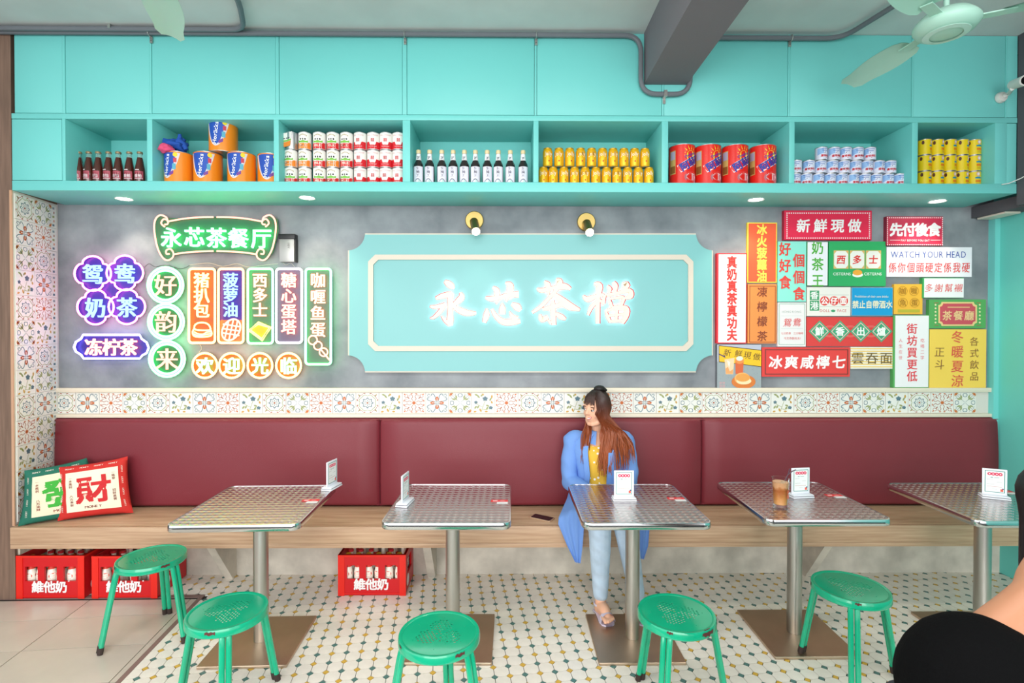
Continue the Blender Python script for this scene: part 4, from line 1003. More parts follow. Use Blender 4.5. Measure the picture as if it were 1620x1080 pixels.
# milk cans
def grid_cans(name, cat, group, builder, pxs, rows, H, Y, labf, skip=(), variants=None):
    protos = {}
    for r_ in range(rows):
        for n, px in enumerate(pxs):
            if (r_, n) in skip: continue
            v = variants(r_, n) if variants else 0
            loc = (sx_of(px, Y), Y, SH + r_ * (H + .0005)); lab = labf(r_, n); rz = random.Random(r_ * 31 + n).uniform(-.18, .18)
            if v not in protos: protos[v] = builder(name, lab, cat, loc, rz, group, v)
            else: deepdup(protos[v], loc, rz, lab)
ROWN = ['bottom row', 'middle row', 'top row']
def milk_can(name, lab, cat, loc, rz, group, v):
    R, H = .0395, .1085; t = thing(name, lab, cat, loc, rz, group); tin(t, R, H, mat('can_paper', '#efece6', .35), 20)
    if v == 2:
        m = MB().use(flat('#d8202c')); cpatch(m, R, -1.4, 1.4, .006, .05, 14, 1.004, lambda u: (0, 1 if abs(u - .5) > .2 else .55)); lb = m.build('label', t)
        m = MB().use(flat('#f0eeee')); cell(m, R, 0, .055, .42, .022, 1.008); m.use(flat('#d8202c')); cyl_print(m, '囍', R * 1.012, 0, .06, .024, off=.01); m.use(flat('#d88a94')); cyl_print(m, 'FULL CREAM', R * 1.006, 0, .09, .012, off=.0); m.use(flat('#f0d0d2')); cyl_print(m, 'condensed', R * 1.006, 0, .022, .011, off=.01); m.build('lettering', lb)
    else:
        m = MB().use(flat('#7fbf4c')); cpatch(m, R, -.8, .8, .042, .058, 8, 1.005, lambda u: (.3 * sin(9 * u) * .3, .8 + .2 * cos(12 * u)))
        m.use(flat('#d8282c' if v == 0 else '#f08a2c')); cpatch(m, R, -1.4, 1.4, .006, .044, 12, 1.003, lambda u: (0, 1 if abs(u - .5) > .3 else .85)); lb = m.build('label', t)
        m = MB().use(flat('#2a2a2c'))
        for a, w in ((-.36, .13), (0, .1), (.36, .13)): cell(m, R, a, .064, w, .006, 1.009, 8)
        m.use(flat('#a89058')); 
        for k in range(7): a = -.55 + k * .183; cell(m, R, a, .084 + .008 * cos((k - 3) * .5), .07, .0045, 1.006, 6)
        m.use(flat('#f6e6d8')); cyl_print(m, 'MILK', R * 1.006, 0, .026, .02, off=.02); m.build('lettering', lb)
    return t
cowx = (460.9, 482.9, 505.8, 527.4, 548.9, 570.2, 591, 611, 630.8)
vv = {(0, 0): 0, (1, 0): 1, (2, 1): 1, (1, 1): 1, (1, 3): 1}
def mlab(r_, n):
    if n > 4: return 'white can with red base and emblem, %s, %s of four' % (ROWN[r_], place_of(n - 5, 4))
    return 'milk can with %s cow label, %s, %s of five' % ('an orange' if vv.get((r_, n)) == 1 else 'a red', ROWN[r_], place_of(n, 5))
grid_cans('milk_can', 'can', 'stacked milk cans in the third niche', milk_can, cowx, 3, .1085, 3.31, mlab, skip={(2, 0)}, variants=lambda r_, n: 2 if n > 4 else vv.get((r_, n), 0))
loc = (sx_of(460.9, 3.31) + .004, 3.31, SH + 2 * .109)
t = thing('milk_can', 'bare metal milk can with its cow label peeling off', 'can', loc, 0, 'stacked milk cans in the third niche'); tin(t, .0395, .1085, M_TIN, 20)
m = MB().use(mat('can_paper')); m.v = []; P = []
def peel(u, w, k=0): return (-.052 + u * .058 + w * .012 + .0, -.043 - k + .006 * sin(pi * u), .0 + w * .088 + u * .014 + .008)
for i in range(6): P.append([peel(i / 5, 0), peel(i / 5, 1)])
m.grid(P, True); lb = m.build('label', t)
m = MB().use(flat('#f08a2c')); m.grid([[peel(i / 5, .0, .0006), peel(i / 5, .34, .0006)] for i in range(6)], True); m.use(flat('#7fbf4c')); m.grid([[peel(i / 5, .36, .0007), peel(i / 5, .48, .0007)] for i in range(6)], True); m.use(flat('#2a2a2c'))
for u in (.25, .5, .75): m.grid([[peel(u - .08, .56, .0008), peel(u - .08, .64, .0008)], [peel(u + .06, .56, .0008), peel(u + .06, .64, .0008)]], True)
m.build('printed_picture', lb)
# soy sauce bottles
root = None; M_SOY = mat('dark_sauce_glass', '#1d1214', .12, spec=.7, coat=.5)
for n, px in enumerate((662.2, 679.8, 699, 716.9, 734.8, 752.1, 770.9, 788.4, 807.3, 827.5)):
    lab = 'dark sauce bottle with white label and cream cap, %s of ten' % place_of(n, 10); loc = (sx_of(px, 3.30), 3.30, SH)
    if root is None:
        root = thing('sauce_bottle', lab, 'bottle', loc, 0, 'sauce bottles in the middle niche'); R = .031
        MB().use(M_SOY).lathe([(R * .92, 0), (R, .005), (R, .115), (R * .9, .135), (.0165, .158), (.0125, .2)], 20).build('bottle_body', root)
        MB().use(mat('cream_cap', '#e6cfa0', .45)).lathe([(.0145, .2005), (.015, .205), (.015, .221), (.013, .2235)], 16).build('cap', root)
        m = MB().use(flat('#e6e2ee')); cpatch(m, R, -1.15, 1.15, .012, .116, 12); lb = m.build('label', root)
        m = MB().use(flat('#2c2c50')); cyl_print(m, '生抽王', R * 1.01, 0, .082, .021, vertical=True, off=.012)
        for k in range(10): a = -.7 + k * .155; cell(m, R, a, .018 + .02 * cos((k - 4.5) * .33), .09, .003, 1.01, 6)
        m.use(flat('#a9d0c8')); cell(m, R, 0, .024, .45, .009, 1.012); m.build('lettering', lb)
        m = MB().use(flat('#f0f0f4')); m.lathe([(.0178, .158), (.0137, .199)], 16, cap=False); nl = m.build('neck_label', root)
        m = MB().use(flat('#2c3a50')); cyl_print(m, '正', .0172, 0, .172, .02, off=.03); m.build('lettering', nl)
    else: deepdup(root, loc, random.Random(n).uniform(-.2, .2), lab)
# yellow drink cans
def soda_can(name, lab, cat, loc, rz, group, v):
    R, H = .0305, .118; t = thing(name, lab, cat, loc, rz, group)
    MB().use(mat('can_yellow', '#f0b414', .3, .25)).lathe([(R - .004, .004), (R, .012), (R, H - .022), (R - .005, H - .008)], 20, cap=False).build('can_body', t)
    MB().use(M_TIN).lathe([(0, .002), (R - .008, 0), (R - .0045, .0035)], 20, cap=False).build('base_rim', t)
    MB().use(mat('can_gold_top', '#c79a30', .35, .5)).lathe([(R - .0052, H - .0075), (R - .0045, H - .002), (R - .007, H), (R - .009, H - .003), (0, H - .003)], 20, cap=False).build('lid', t)
    m = MB().use(flat('#f6ead0')); cyl_print(m, 'Jolly', R * 1.01, 0, .08, .034, off=.012, sx=.8); m.use(flat('#c83a1c')); cell(m, R, .05, .034, .16, .005, 1.01); m.build('lettering', t)
    return t
bx = [858.9, 875, 892, 908.9, 925.6, 942.6, 959.3, 975.9, 992.6, 1009.5, 1026.3]; tx_ = [866.4, 884.3, 901.2, 918.5, 935.8, 953, 969.8, 986.8, 1003.7, 1020]
yl = lambda r_, n: 'yellow drink can, %s, %s' % (('lower row', 'upper row')[r_], place_of(n, (11, 10)[r_]))
root = soda_can('drink_can', yl(0, 0), 'can', (sx_of(bx[0], 3.30) + .003, 3.30, SH), 0, 'yellow drink cans in two rows', 0)
for n in range(1, 11): deepdup(root, (sx_of(bx[n], 3.30), 3.30, SH), random.Random(n).uniform(-.2, .2), yl(0, n))
for n in range(10): deepdup(root, (sx_of(tx_[n], 3.30), 3.30, SH + .1183), random.Random(n + 20).uniform(-.2, .2), yl(1, n))
# red malt tins
M_REDT = mat('tin_red', '#e0241c', .28); root = None
for n, px in enumerate((1078.6, 1119.2, 1162, 1206)):
    Y = 3.315; lab = 'large red malt drink tin with yellow sun, %s of four' % place_of(n, 4); loc = (sx_of(px, Y), Y, SH); rz = (.1, .1, .02, -.1)[n]
    if root is None:
        R, H = .0795, .25; root = thing('malt_drink_tin', lab, 'tin', loc, rz, 'red malt tins'); tin(root, R, H, M_REDT, 28)
        m = MB().use(flat('#f2d836')); cell(m, R, .32, .175, .38, .036, 1.004, 18)
        for k in range(9):
            a = pi * (k - .5) / 8 + .1; c0, s0 = cos(a), sin(a)
            P = [(.32 + q * c0 / R * 1.0, .175 + q * s0) for q in (.042, .075)]; w = .0028
            m.add([(R * 1.004 * sin(P[0][0] - w / R * s0), -R * 1.004 * cos(P[0][0] - w / R * s0), P[0][1] + w * c0), (R * 1.004 * sin(P[0][0] + w / R * s0), -R * 1.004 * cos(P[0][0] + w / R * s0), P[0][1] - w * c0), (R * 1.004 * sin(P[1][0]), -R * 1.004 * cos(P[1][0]), min(P[1][1], H - .006))], [(0, 1, 2)])
        m.build('sun_print', root)
        m = MB().use(flat('#f2f0f2')); sp = .52
        q = []
        for lx, lz in ((-.095, -.024), (.1, -.024), (.1, .026), (-.095, .026)): q.append((lx * cos(sp) - lz * sin(sp), lx * sin(sp) + lz * cos(sp)))
        P = [[None] * 2 for _ in range(9)]
        for i in range(9):
            for j, (u0, u1) in enumerate(((q[0], q[1]), (q[3], q[2]))):
                u = i / 8; lx = u0[0] + (u1[0] - u0[0]) * u; lz = u0[1] + (u1[1] - u0[1]) * u; a = .42 + lx / R; P[i][j] = (R * 1.009 * sin(a), -R * 1.009 * cos(a), .142 + lz)
        m.grid(P, True); bn_ = m.build('banner', root)
        m = MB().use(flat('#243c9c')); cyl_print(m, '阿華田', R * 1.012, .42, .142, .058, off=.035, spin=sp); m.build('lettering', bn_)
        m = MB().use(flat('#243c9c')); cyl_print(m, 'Ovaltine', R * 1.01, .28, .186, .023, off=.02, spin=sp * .8); m.build('lettering', root)
        m = MB().use(flat('#c9808c')); cell(m, R, .4, .045, .62, .036, 1.004, 18); m.use(flat('#e8c8c8')); cell(m, R, .36, .05, .45, .022, 1.008, 14); m.use(flat('#d0707c')); cell(m, R, .4, .044, .5, .022, 1.011, 14); m.build('cup_print', root)
        m = MB().use(flat('#c9a860')); cpatch(m, R, -1.45, -.9, .07, .215, 4, 1.003); m.use(flat('#8a5a28')); cpatch(m, R, -1.42, -.94, .075, .12, 4, 1.006); m.use(flat('#b0a8c0')); cpatch(m, R, -1.42, -.94, .16, .21, 4, 1.006); m.build('side_panel', root)
    else: deepdup(root, loc, rz, lab)
# white and blue milk tins
def blue_can(name, lab, cat, loc, rz, group, v):
    R, H = .0352, .0815; t = thing(name, lab, cat, loc, rz, group); tin(t, R, H, mat('can_pale_blue', '#dcdff0', .35), 18)
    m = MB().use(flat('#8fb6e2')); cpatch(m, R, -1.4, -.3, .03, .072, 6, 1.004, lambda u: (.3 * u, 1)); m.use(flat('#5a78b8')); cpatch(m, R, -.7, .7, .066, .07, 6, 1.008); cpatch(m, R, -.6, .5, .056, .06, 6, 1.008, lambda u: (-.6 * u, 1 - .6 * u))
    m.use(flat('#3c5078')); m.add([(R * 1.01 * sin(a), -R * 1.01 * cos(a), z) for a, z in ((-.35, .04), (-.1, .047), (.1, .052), (-.05, .043))], [(0, 1, 2, 3)]); lb = m.build('label', t, kind='stuff')
    m = MB().use(flat('#d02838')); cyl_print(m, '鷹嘜煉奶', R * 1.01, .05, .026, .0155, off=.02); m.use(flat('#d89aa0')); cell(m, R, .15, .014, .1, .0035, 1.01, 8); m.build('lettering', lb); return t
bl_lab = lambda r_, n, N: 'small white and blue milk tin, %s, %s' % (ROWN[r_], place_of(n, N))
rws = [[1250 + x / 8.526 for x in q] for q in ((58, 215, 375, 498, 658, 805, 948, 1100, 1256, 1412), (75, 248, 405, 562, 715, 865, 1017, 1170, 1322), (415, 585, 742, 902, 1068))]
root = None
for r_, q in enumerate(rws):
    prev = -9
    for n, px in enumerate(q):
        x = max(sx_of(px, 3.30), prev + .0732); prev = x
        x = max(x, W(1257, 270, YF).x + .0375)
        loc = (x, 3.30 + (.0 if r_ else .0), SH + r_ * .082); lab = bl_lab(r_, n, len(q))
        if root is None: root = blue_can('milk_tin', lab, 'tin', loc, 0, 'white and blue milk tins stacked in steps', 0)
        else: deepdup(root, loc, random.Random(n * 3 + r_).uniform(-.5, .3), lab)
# yellow tins on the right
def yellow_tin(name, lab, cat, loc, rz, group, v):
    R, H = .0378, .0995; t = thing(name, lab, cat, loc, rz, group); tin(t, R, H, mat('tin_yellow', '#e8cc18', .35), 18)
    m = MB().use(flat('#e0a8a8')); cell(m, R, .45, .08, .3, .013, 1.005); m.use(flat('#f0e6e0')); cell(m, R, .45, .08, .18, .008, 1.009); m.use(flat('#2a8aa8')); cpatch(m, R, 0, .95, .052, .064, 6, 1.006, lambda u: (0, .7 + .3 * sin(3 * u))); m.use(flat('#5a3020')); cell(m, R, -.95, .078, .2, .012, 1.006); lb = m.build('label', t)
    m = MB().use(flat('#e07a18')); cyl_print(m, 'MILO', R * 1.006, .45, .038, .017, off=.03) if False else cpatch(m, R, .05, .95, .03, .044, 6, 1.006); m.use(flat('#c8a020')); cpatch(m, R, .1, .9, .014, .018, 5, 1.006); cpatch(m, R, .1, .9, .021, .025, 5, 1.006); m.build('small_print', lb); return t
ys = [1430 + x / 7.2 for x in (228, 366, 508, 648, 790, 950)]
xs6 = []; prev = W(1452, 270, YF).x + .041
for px in ys: x = max(sx_of(px, 3.31), prev); xs6.append(x); prev = x + .0785
root = None
for r_ in range(3):
    for n in range(6):
        loc = (xs6[n], 3.31, SH + r_ * .1); lab = 'small bright yellow tin, %s, %s of six' % (ROWN[r_], place_of(n, 6))
        if root is None: root = yellow_tin('yellow_tin', lab, 'tin', loc, 0, 'yellow tins in the rightmost niche', 0)
        else: deepdup(root, loc, random.Random(n * 7 + r_).uniform(-.15, .15) - (.35 if n > 3 else 0), lab)

# ------------------------------------------------------------------ tables
def swirl_mat():
    m = bpy.data.materials.new('swirl_steel'); m.use_nodes = True; nt = m.node_tree; b = nt.nodes['Principled BSDF']; N = nt.nodes.new; L = nt.links.new
    b.inputs['Base Color'].default_value = (.62, .585, .58, 1); b.inputs['Metallic'].default_value = 1; b.inputs['Roughness'].default_value = .13
    tc = N('ShaderNodeTexCoord'); sc = N('ShaderNodeVectorMath'); sc.operation = 'SCALE'; sc.inputs['Scale'].default_value = 28; L(tc.outputs['Object'], sc.inputs[0])
    fr_ = N('ShaderNodeVectorMath'); fr_.operation = 'FRACTION'; L(sc.outputs[0], fr_.inputs[0])
    sb_ = N('ShaderNodeVectorMath'); sb_.operation = 'SUBTRACT'; sb_.inputs[1].default_value = (.5, .5, 0); L(fr_.outputs[0], sb_.inputs[0])
    sp = N('ShaderNodeSeparateXYZ'); L(sb_.outputs[0], sp.inputs[0]); cb = N('ShaderNodeCombineXYZ'); L(sp.outputs[0], cb.inputs[0]); L(sp.outputs[1], cb.inputs[1])
    ln = N('ShaderNodeVectorMath'); ln.operation = 'LENGTH'; L(cb.outputs[0], ln.inputs[0])
    mu = N('ShaderNodeMath'); mu.operation = 'MULTIPLY'; mu.inputs[1].default_value = 34; L(ln.outputs['Value'], mu.inputs[0])
    si = N('ShaderNodeMath'); si.operation = 'SINE'; L(mu.outputs[0], si.inputs[0])
    bp = N('ShaderNodeBump'); bp.inputs['Strength'].default_value = .25; bp.inputs['Distance'].default_value = .0012; L(si.outputs[0], bp.inputs['Height'])
    p2 = N('ShaderNodeMath'); p2.operation = 'MULTIPLY'; L(ln.outputs['Value'], p2.inputs[0]); L(ln.outputs['Value'], p2.inputs[1])
    b2 = N('ShaderNodeBump'); b2.inputs['Strength'].default_value = .8; b2.inputs['Distance'].default_value = .006; L(p2.outputs[0], b2.inputs['Height']); L(bp.outputs[0], b2.inputs['Normal']); L(b2.outputs[0], b.inputs['Normal'])
    return m
M_SWIRL = swirl_mat(); M_STEEL = mat('polished_steel', '#d4d6d8', .16, 1.0); M_BRUSH = mat('brushed_steel', '#b9b6b0', .32, 1.0, bump=.08, bscale=30, stretch=(30, 30, 1))
M_BASE = mat('steel_base_plate', '#c9b39c', .42, 1.0, var=.12, vscale=5, bump=.06, bscale=30)
ZT = .73
def rrect_m(w, d, r, n=6):
    out = []
    for cx, cy, a in ((w / 2 - r, -d / 2 + r, -90), (w / 2 - r, d / 2 - r, 0), (-w / 2 + r, d / 2 - r, 90), (-w / 2 + r, -d / 2 + r, 180)):
        out += [(cx + r * cos(radians(a + 90 * k / n)), cy + r * sin(radians(a + 90 * k / n))) for k in range(n + 1)]
    return out
TW, TD_ = .615, .625
def make_table(lab, loc, rz):
    t = thing('cafe_table', lab, 'table', loc, rz, 'steel cafe tables')
    MB().use(M_SWIRL).slab(rrect_m(TW - .012, TD_ - .012, .04), ZT - .006, ZT).build('tabletop', t, smooth=0)
    P = []
    for x, y, z in ((-.006, 0, ZT - .002), (-.006, 0, ZT + .0012), (-.001, 0, ZT + .0008), (.001, 0, ZT - .006), (.001, 0, ZT - .026), (-.003, 0, ZT - .031), (-.02, 0, ZT - .031)): P.append([(a, b, z) for a, b in rrect_m(TW + 2 * x, TD_ + 2 * x, .045 + x)])
    for p in P: p.append(p[0])
    MB().use(M_STEEL).grid(P).build('edge_band', t, smooth=50)
    MB().use(mat('table_underside', '#4a4642', .7)).slab(rrect_m(TW - .03, TD_ - .03, .03), ZT - .028, ZT - .008).build('underside', t, smooth=0)
    MB().use(M_BRUSH).lathe([(.037, .0155), (.037, ZT - .032)], 28, cap=False).build('pole', t)
    MB().use(M_STEEL).lathe([(.055, ZT - .04), (.08, ZT - .029)], 24).build('mounting_flange', t)
    MB().use(M_BASE).slab(rrect_m(.43, .44, .004, 2), .0, .015).build('base_plate', t, smooth=0, bevel=.003)
    return t
TBL = [('steel cafe table below the neon signs, leftmost of the five', (-1.29, 2.755, .001), .03), ('steel cafe table in front of the right end crate, second from the left', (-.287, 2.772, .001), -.01),
       ('steel cafe table in front of the seated woman in blue', (.663, 2.765, .001), .0), ('steel cafe table with an iced coffee, second from the right', (1.548, 2.805, .001), .0), ('steel cafe table cut off by the right frame edge', (2.545, 2.78, .001), 0)]
tabs = []
for n, (lab, loc, rz) in enumerate(TBL): tabs.append(make_table(lab, loc, rz) if n == 0 else dup(tabs[0], loc, rz, lab))
# stickers on the tables
for n, ((a, b), lab) in enumerate((((505, 794), 'first'), ((784, 795), 'second'), ((1073, 791), 'third'), ((1335, 786), 'fourth'), ((1616, 780), 'fifth'))):
    tname = ('leftmost table', 'table left of the woman', 'table in front of the woman', 'table with the iced coffee', 'table at the right edge')[n]
    p = G(a, b, ZT); tcx = TBL[n][1][0]; x1 = tcx + TW / 2 - .012; y = p.y + .012
    t = thing('table_sticker', 'small red and white sticker on the ' + tname, 'sticker', (x1 - .05, y, ZT + .0015), TBL[n][2], 'stickers on the table edges')
    m = MB().use(flat('#e0262e', .4)).box(-.045, .045, -.004, .03, 0, .0006); m.build('red_strip', t, smooth=0)
    m = MB().use(flat('#f4e0e0')); m.box(-.034, -.012, .006, .01, .0006, .001).box(-.034, -.008, .014, .019, .0006, .001).box(.004, .028, .011, .014, .0006, .001); m.build('print', t, smooth=0, kind='stuff')
    MB().use(flat('#e6e4e6', .4)).box(-.012, .045, -.032, -.004, 0, .0006).build('white_strip', t, smooth=0)
# ---- menu stands
M_ACR = mat('clear_acrylic', '#f2f4f8', .06, trans=.7, ior=1.2); M_WB = mat('white_stand', '#e9eaf2', .25)
def stand(lab, px, py, rz, group='menu stands on the tables'):
    p = G(px, py, ZT); t = thing('menu_stand', lab, 'menu stand', (p.x, p.y, ZT + .0016), rz, group)
    MB().use(M_WB).box(-.062, .062, -.032, .032, 0, .0085).build('base', t, bevel=.003); MB().use(M_WB).box(-.06, .06, -.03, .03, .0105, .018).build('base', t, bevel=.003)
    MB().use(flat('#2a2a34')).box(-.058, .058, -.028, .028, .0086, .0104).build('gap_shade', t, smooth=0)  # dark slab stands in for the shade between the plates
    MB().use(M_WB).box(-.053, .053, -.0035, .0035, .018, .158).build('holder', t, bevel=.002)
    m = MB().use(flat('#eef0ee')).box(-.046, .046, -.0042, -.0037, .03, .151); c = m.build('menu_card', t, smooth=0)
    m = MB().use(flat('#3f8a86'))
    for a, b, d, e in ((-.043, .043, .146, .149), (-.043, .043, .032, .035), (-.043, -.040, .035, .146), (.040, .043, .035, .146)): m.box(a, b, -.0047, -.0043, d, e)
    m.build('border', c, smooth=0)
    m = MB().use(flat('#e0345c'))
    for k in range(4): m.v += []; q = [(-.023 + k * .0155 + .009 * cos(a), .131 + .0085 * sin(a)) for a in [2 * pi * i / 12 for i in range(12)]]; m.prism(q, -.0048 - .0001 * k, -.0043)
    m.use(flat('#f6f6f6'))
    for k in range(4): m.box(-.026 + k * .0155, -.020 + k * .0155, -.0054, -.0049, .1285, .1335)
    m.use(flat('#8a9a98')); m.box(-.018, -.008, -.0047, -.0043, .11, .114).box(-.003, .018, -.0047, -.0043, .111, .113)
    for k, (a, b) in enumerate(((-.034, -.008), (.008, .03), (-.034, -.002), (-.034, .03), (-.01, .01))): m.use(flat('#c98a8c' if k in (3,) else '#b9b6b6')).box(a, b, -.0047, -.0043, .1 - k * .0125, .1015 - k * .0125)
    m.use(flat('#e06050')).box(.024, .036, -.0048, -.0043, .038, .052); m.use(flat('#3a4a78')).box(.031, .038, -.005, -.0043, .05, .056)
    m.build('print', c, smooth=0, kind='stuff'); return t
stand('menu stand facing the camera beside the seated woman', 987, 791, .0)
stand('menu stand seen edge on at the back of the leftmost table', 525, 772, 1.35)
stand('menu stand seen edge on at the left of the second table', 641, 797, 1.42)
stand('menu stand behind the iced coffee glass', 1266, 786, .12)
stand('menu stand turned on the rightmost table', 1573, 788, -.42)
# ---- iced coffee
p = G(1234.5, 801, ZT); t = thing('iced_coffee', 'tumbler of iced milk coffee with a dark straw on the steel table', 'drink', (p.x, p.y, ZT + .0016))
MB().use(mat('tumbler_glass', '#ffffff', .03, trans=1, ior=1.2)).lathe([(.031, 0), (.0335, .004), (.0405, .125), (.0415, .146), (.0395, .146), (.0388, .125), (.032, .014), (0, .014)], 28, cap=False).build('tumbler', t)
mm = bpy.data.materials.new('milk_coffee'); mm.use_nodes = True; nt = mm.node_tree; b = nt.nodes['Principled BSDF']; b.inputs['Roughness'].default_value = .25
tc = nt.nodes.new('ShaderNodeTexCoord'); sp = nt.nodes.new('ShaderNodeSeparateXYZ'); mr = nt.nodes.new('ShaderNodeMapRange'); mr.inputs[1].default_value = .015; mr.inputs[2].default_value = .128
rp = nt.nodes.new('ShaderNodeValToRGB'); e = rp.color_ramp.elements; e[0].color = (*lin('#e8b070'), 1); e[1].color = (*lin('#e0a878'), 1); e.new(.45).color = (*lin('#d99048'), 1); e.new(.8).color = (*lin('#b4622a'), 1); e.new(.92).color = (*lin('#c98048'), 1)
nz = nt.nodes.new('ShaderNodeTexNoise'); nz.inputs['Scale'].default_value = 30; ma = nt.nodes.new('ShaderNodeMath'); ma.operation = 'MULTIPLY_ADD'; ma.inputs[1].default_value = .04
nt.links.new(tc.outputs['Object'], sp.inputs[0]); nt.links.new(tc.outputs['Object'], nz.inputs[0]); nt.links.new(nz.outputs[0], ma.inputs[0]); nt.links.new(sp.outputs[2], ma.inputs[2]); nt.links.new(ma.outputs[0], mr.inputs[0]); nt.links.new(mr.outputs[0], rp.inputs[0]); nt.links.new(rp.outputs[0], b.inputs[0])
MB().use(mm).lathe([(.031, .0145), (.0383, .122), (.038, .127)], 26).build('coffee', t)
mi = MB().use(mat('ice', '#e8c8a8', .1, trans=.3, ior=1.2)); mi.box(-.02, .0, -.03, -.012, .117, .131).xf(Matrix.Rotation(.3, 4, 'Z')); mi.build('ice_cube', t, bevel=.003); MB().use(MATS['ice']).box(.004, .022, -.014, .006, .116, .132).build('ice_cube', t, bevel=.003)
MB().use(flat('#5a4450', .3)).tube([(-.01, .005, .03), (.018, .0, .12), (.036, -.003, .163), (.058, -.006, .183), (.075, -.008, .19)], .003, 8).tube([(.036, -.003, .162), (.045, -.004, .195)], .0026, 6).build('straw', t)
m = MB().use(flat('#e06a40')); cyl_print(m, '茶檔', .0405, .55, .072, .024, vertical=True, off=.02); m.build('lettering', t)
# ---- phone
a = G(840, 824, .45); b_ = G(875, 816, .45); p = (a + b_) / 2
t = thing('smartphone', 'smartphone with black screen and gold edge lying on the wooden bench', 'phone', (p.x, p.y, .4505), radians(-32) + pi / 2)
MB().use(mat('gold_phone', '#d8bca0', .3, .6)).slab(rrect_m(.072, .146, .009), 0, .0075).build('phone_body', t, bevel=.001); MB().use(mat('black_screen', '#08080a', .05, spec=.8)).slab(rrect_m(.066, .132, .006), .0076, .008).build('screen', t)
# ------------------------------------------------------------------ green stools
M_GREEN = mat('green_enamel', '#12ab80', .16, coat=.5, bump=.05, bscale=25, var=.1, vscale=7)
M_RUST = mat('rust_chip', '#5a2a28', .7); M_FOOT = mat('worn_rubber', '#3a2c28', .8)
SHt, SR = .425, .163
def make_stool(lab, loc, rz):
    t = thing('stool', lab, 'stool', loc, rz, 'green metal stools')
    c = bpy.data.curves.new('seat', 'CURVE'); c.dimensions = '2D'; c.fill_mode = 'BOTH'; c.extrude = .001
    def poly2(pts):
        s_ = c.splines.new('POLY'); s_.points.add(len(pts) - 1); s_.use_cyclic_u = True
        for i, (x, y) in enumerate(pts): s_.points[i].co = (x, y, 0, 1)
    poly2([(.146 * cos(2 * pi * i / 48), .146 * sin(2 * pi * i / 48)) for i in range(48)])
    for k in range(3):
        a0 = radians(90 + 120 * k); 
        for i in range(7):
            for j in range(-3, 4):
                if i == 0 and j: continue
                if abs(j) > (1 + i if i < 4 else 7 - i): continue
                rr_ = .010 + i * .0135; s_ = j * .0132 + (.0066 if i % 2 else 0)
                x, y = rr_ * cos(a0) - s_ * sin(a0), rr_ * sin(a0) + s_ * cos(a0)
                poly2([(x + .0055 * cos(a0 + q), y + .0055 * sin(a0 + q)) for q in (0, -pi / 2, -pi, -3 * pi / 2)])
    for k in range(6):
        a0 = radians(30 + 60 * k); poly2([(.11 * cos(a0) + .0028 * cos(q), .11 * sin(a0) + .0028 * sin(q)) for q in (0, -pi / 2, -pi, -3 * pi / 2)])
    o = bpy.data.objects.new('seat', c); COL.objects.link(o); me = bpy.data.meshes.new_from_object(o.evaluated_get(bpy.context.evaluated_depsgraph_get())); bpy.data.objects.remove(o)
    for v in me.vertices: v.co.z += SHt - .004
    me.materials.clear(); me.materials.append(M_GREEN); me.name = 'seat'; so = bpy.data.objects.new('seat', me); COL.objects.link(so); so.parent = t
    MB().use(M_GREEN).lathe([(.1455, SHt - .0045), (.1458, SHt - .002), (.152, SHt), (SR - .003, SHt), (SR, SHt - .006), (SR + .0005, SHt - .03), (SR - .003, SHt - .034), (SR - .006, SHt - .03), (SR - .006, SHt - .008), (.15, SHt - .005), (.1455, SHt - .0045)], 48, cap=False).build('rim', t)
    m = MB().use(M_RUST)
    for a0, a1, z0, z1 in ((-1.0, -.75, -.016, -.004), (2.2, 2.3, -.02, -.006), (-2.6, -2.45, -.012, -.003)):
        m.grid([[((SR + .001) * cos(a0 + (a1 - a0) * i / 5), (SR + .001) * sin(a0 + (a1 - a0) * i / 5), SHt + z) for z in ((z0 + .003 * sin(i * 2), z1 - .002 * cos(i * 3)))] for i in range(6)])
    m.build('chipped_patch', t, kind='stuff')
    for k in range(3):
        A, B_ = radians(90 + 120 * k), radians(210 + 120 * k)
        def P(an, r, z, side):      # side shifts the tube tangentially so two tubes stand side by side
            return Vector((r * cos(an) - side * .0125 * sin(an), r * sin(an) + side * .0125 * cos(an), z))
        pa = [P(A, .222, .012, 1), P(A, .158, SHt - .065, 1)]; pb = [P(B_, .158, SHt - .065, -1), P(B_, .222, .012, -1)]
        ta = P(A, .125, SHt - .022, 1) * .72 + P(B_, .125, SHt - .022, -1) * .28; tb_ = P(A, .125, SHt - .022, 1) * .28 + P(B_, .125, SHt - .022, -1) * .72
        ta.z = tb_.z = SHt - .0185
        pts = rounded([pa[0], pa[1] + Vector((0, 0, .0)), P(A, .145, SHt - .0185, 1), ta, tb_, P(B_, .145, SHt - .0185, -1), pb[0], pb[1]], .055, 6)
        lf = MB().use(M_GREEN).tube(pts, .0118, 10).build('leg_frame', t)
        for q, w in ((pa[0], pa[1]), (pb[1], pb[0])):
            d = (w - q).normalized(); MB().use(M_FOOT).tube([q - d * .0115, q + d * .022], .0133, 10).build('rubber_foot', lf)
    return t
ST = [('green stool left of the front stools, over the red crates', (240, 880), 15, 0), ('green stool before the leftmost table, scratched shiny seat', (360, 965), -35, 0), ('green stool in front of the second table, centre of the frame', (695, 1000), -4, 0),
      ('green stool with a big rust chip on its rim beside the seated woman', (1070, 968), 28, 0), ('green stool at the table with the iced coffee, with one foot on its base plate', (1345, 932), 32, 0)]
prs = None
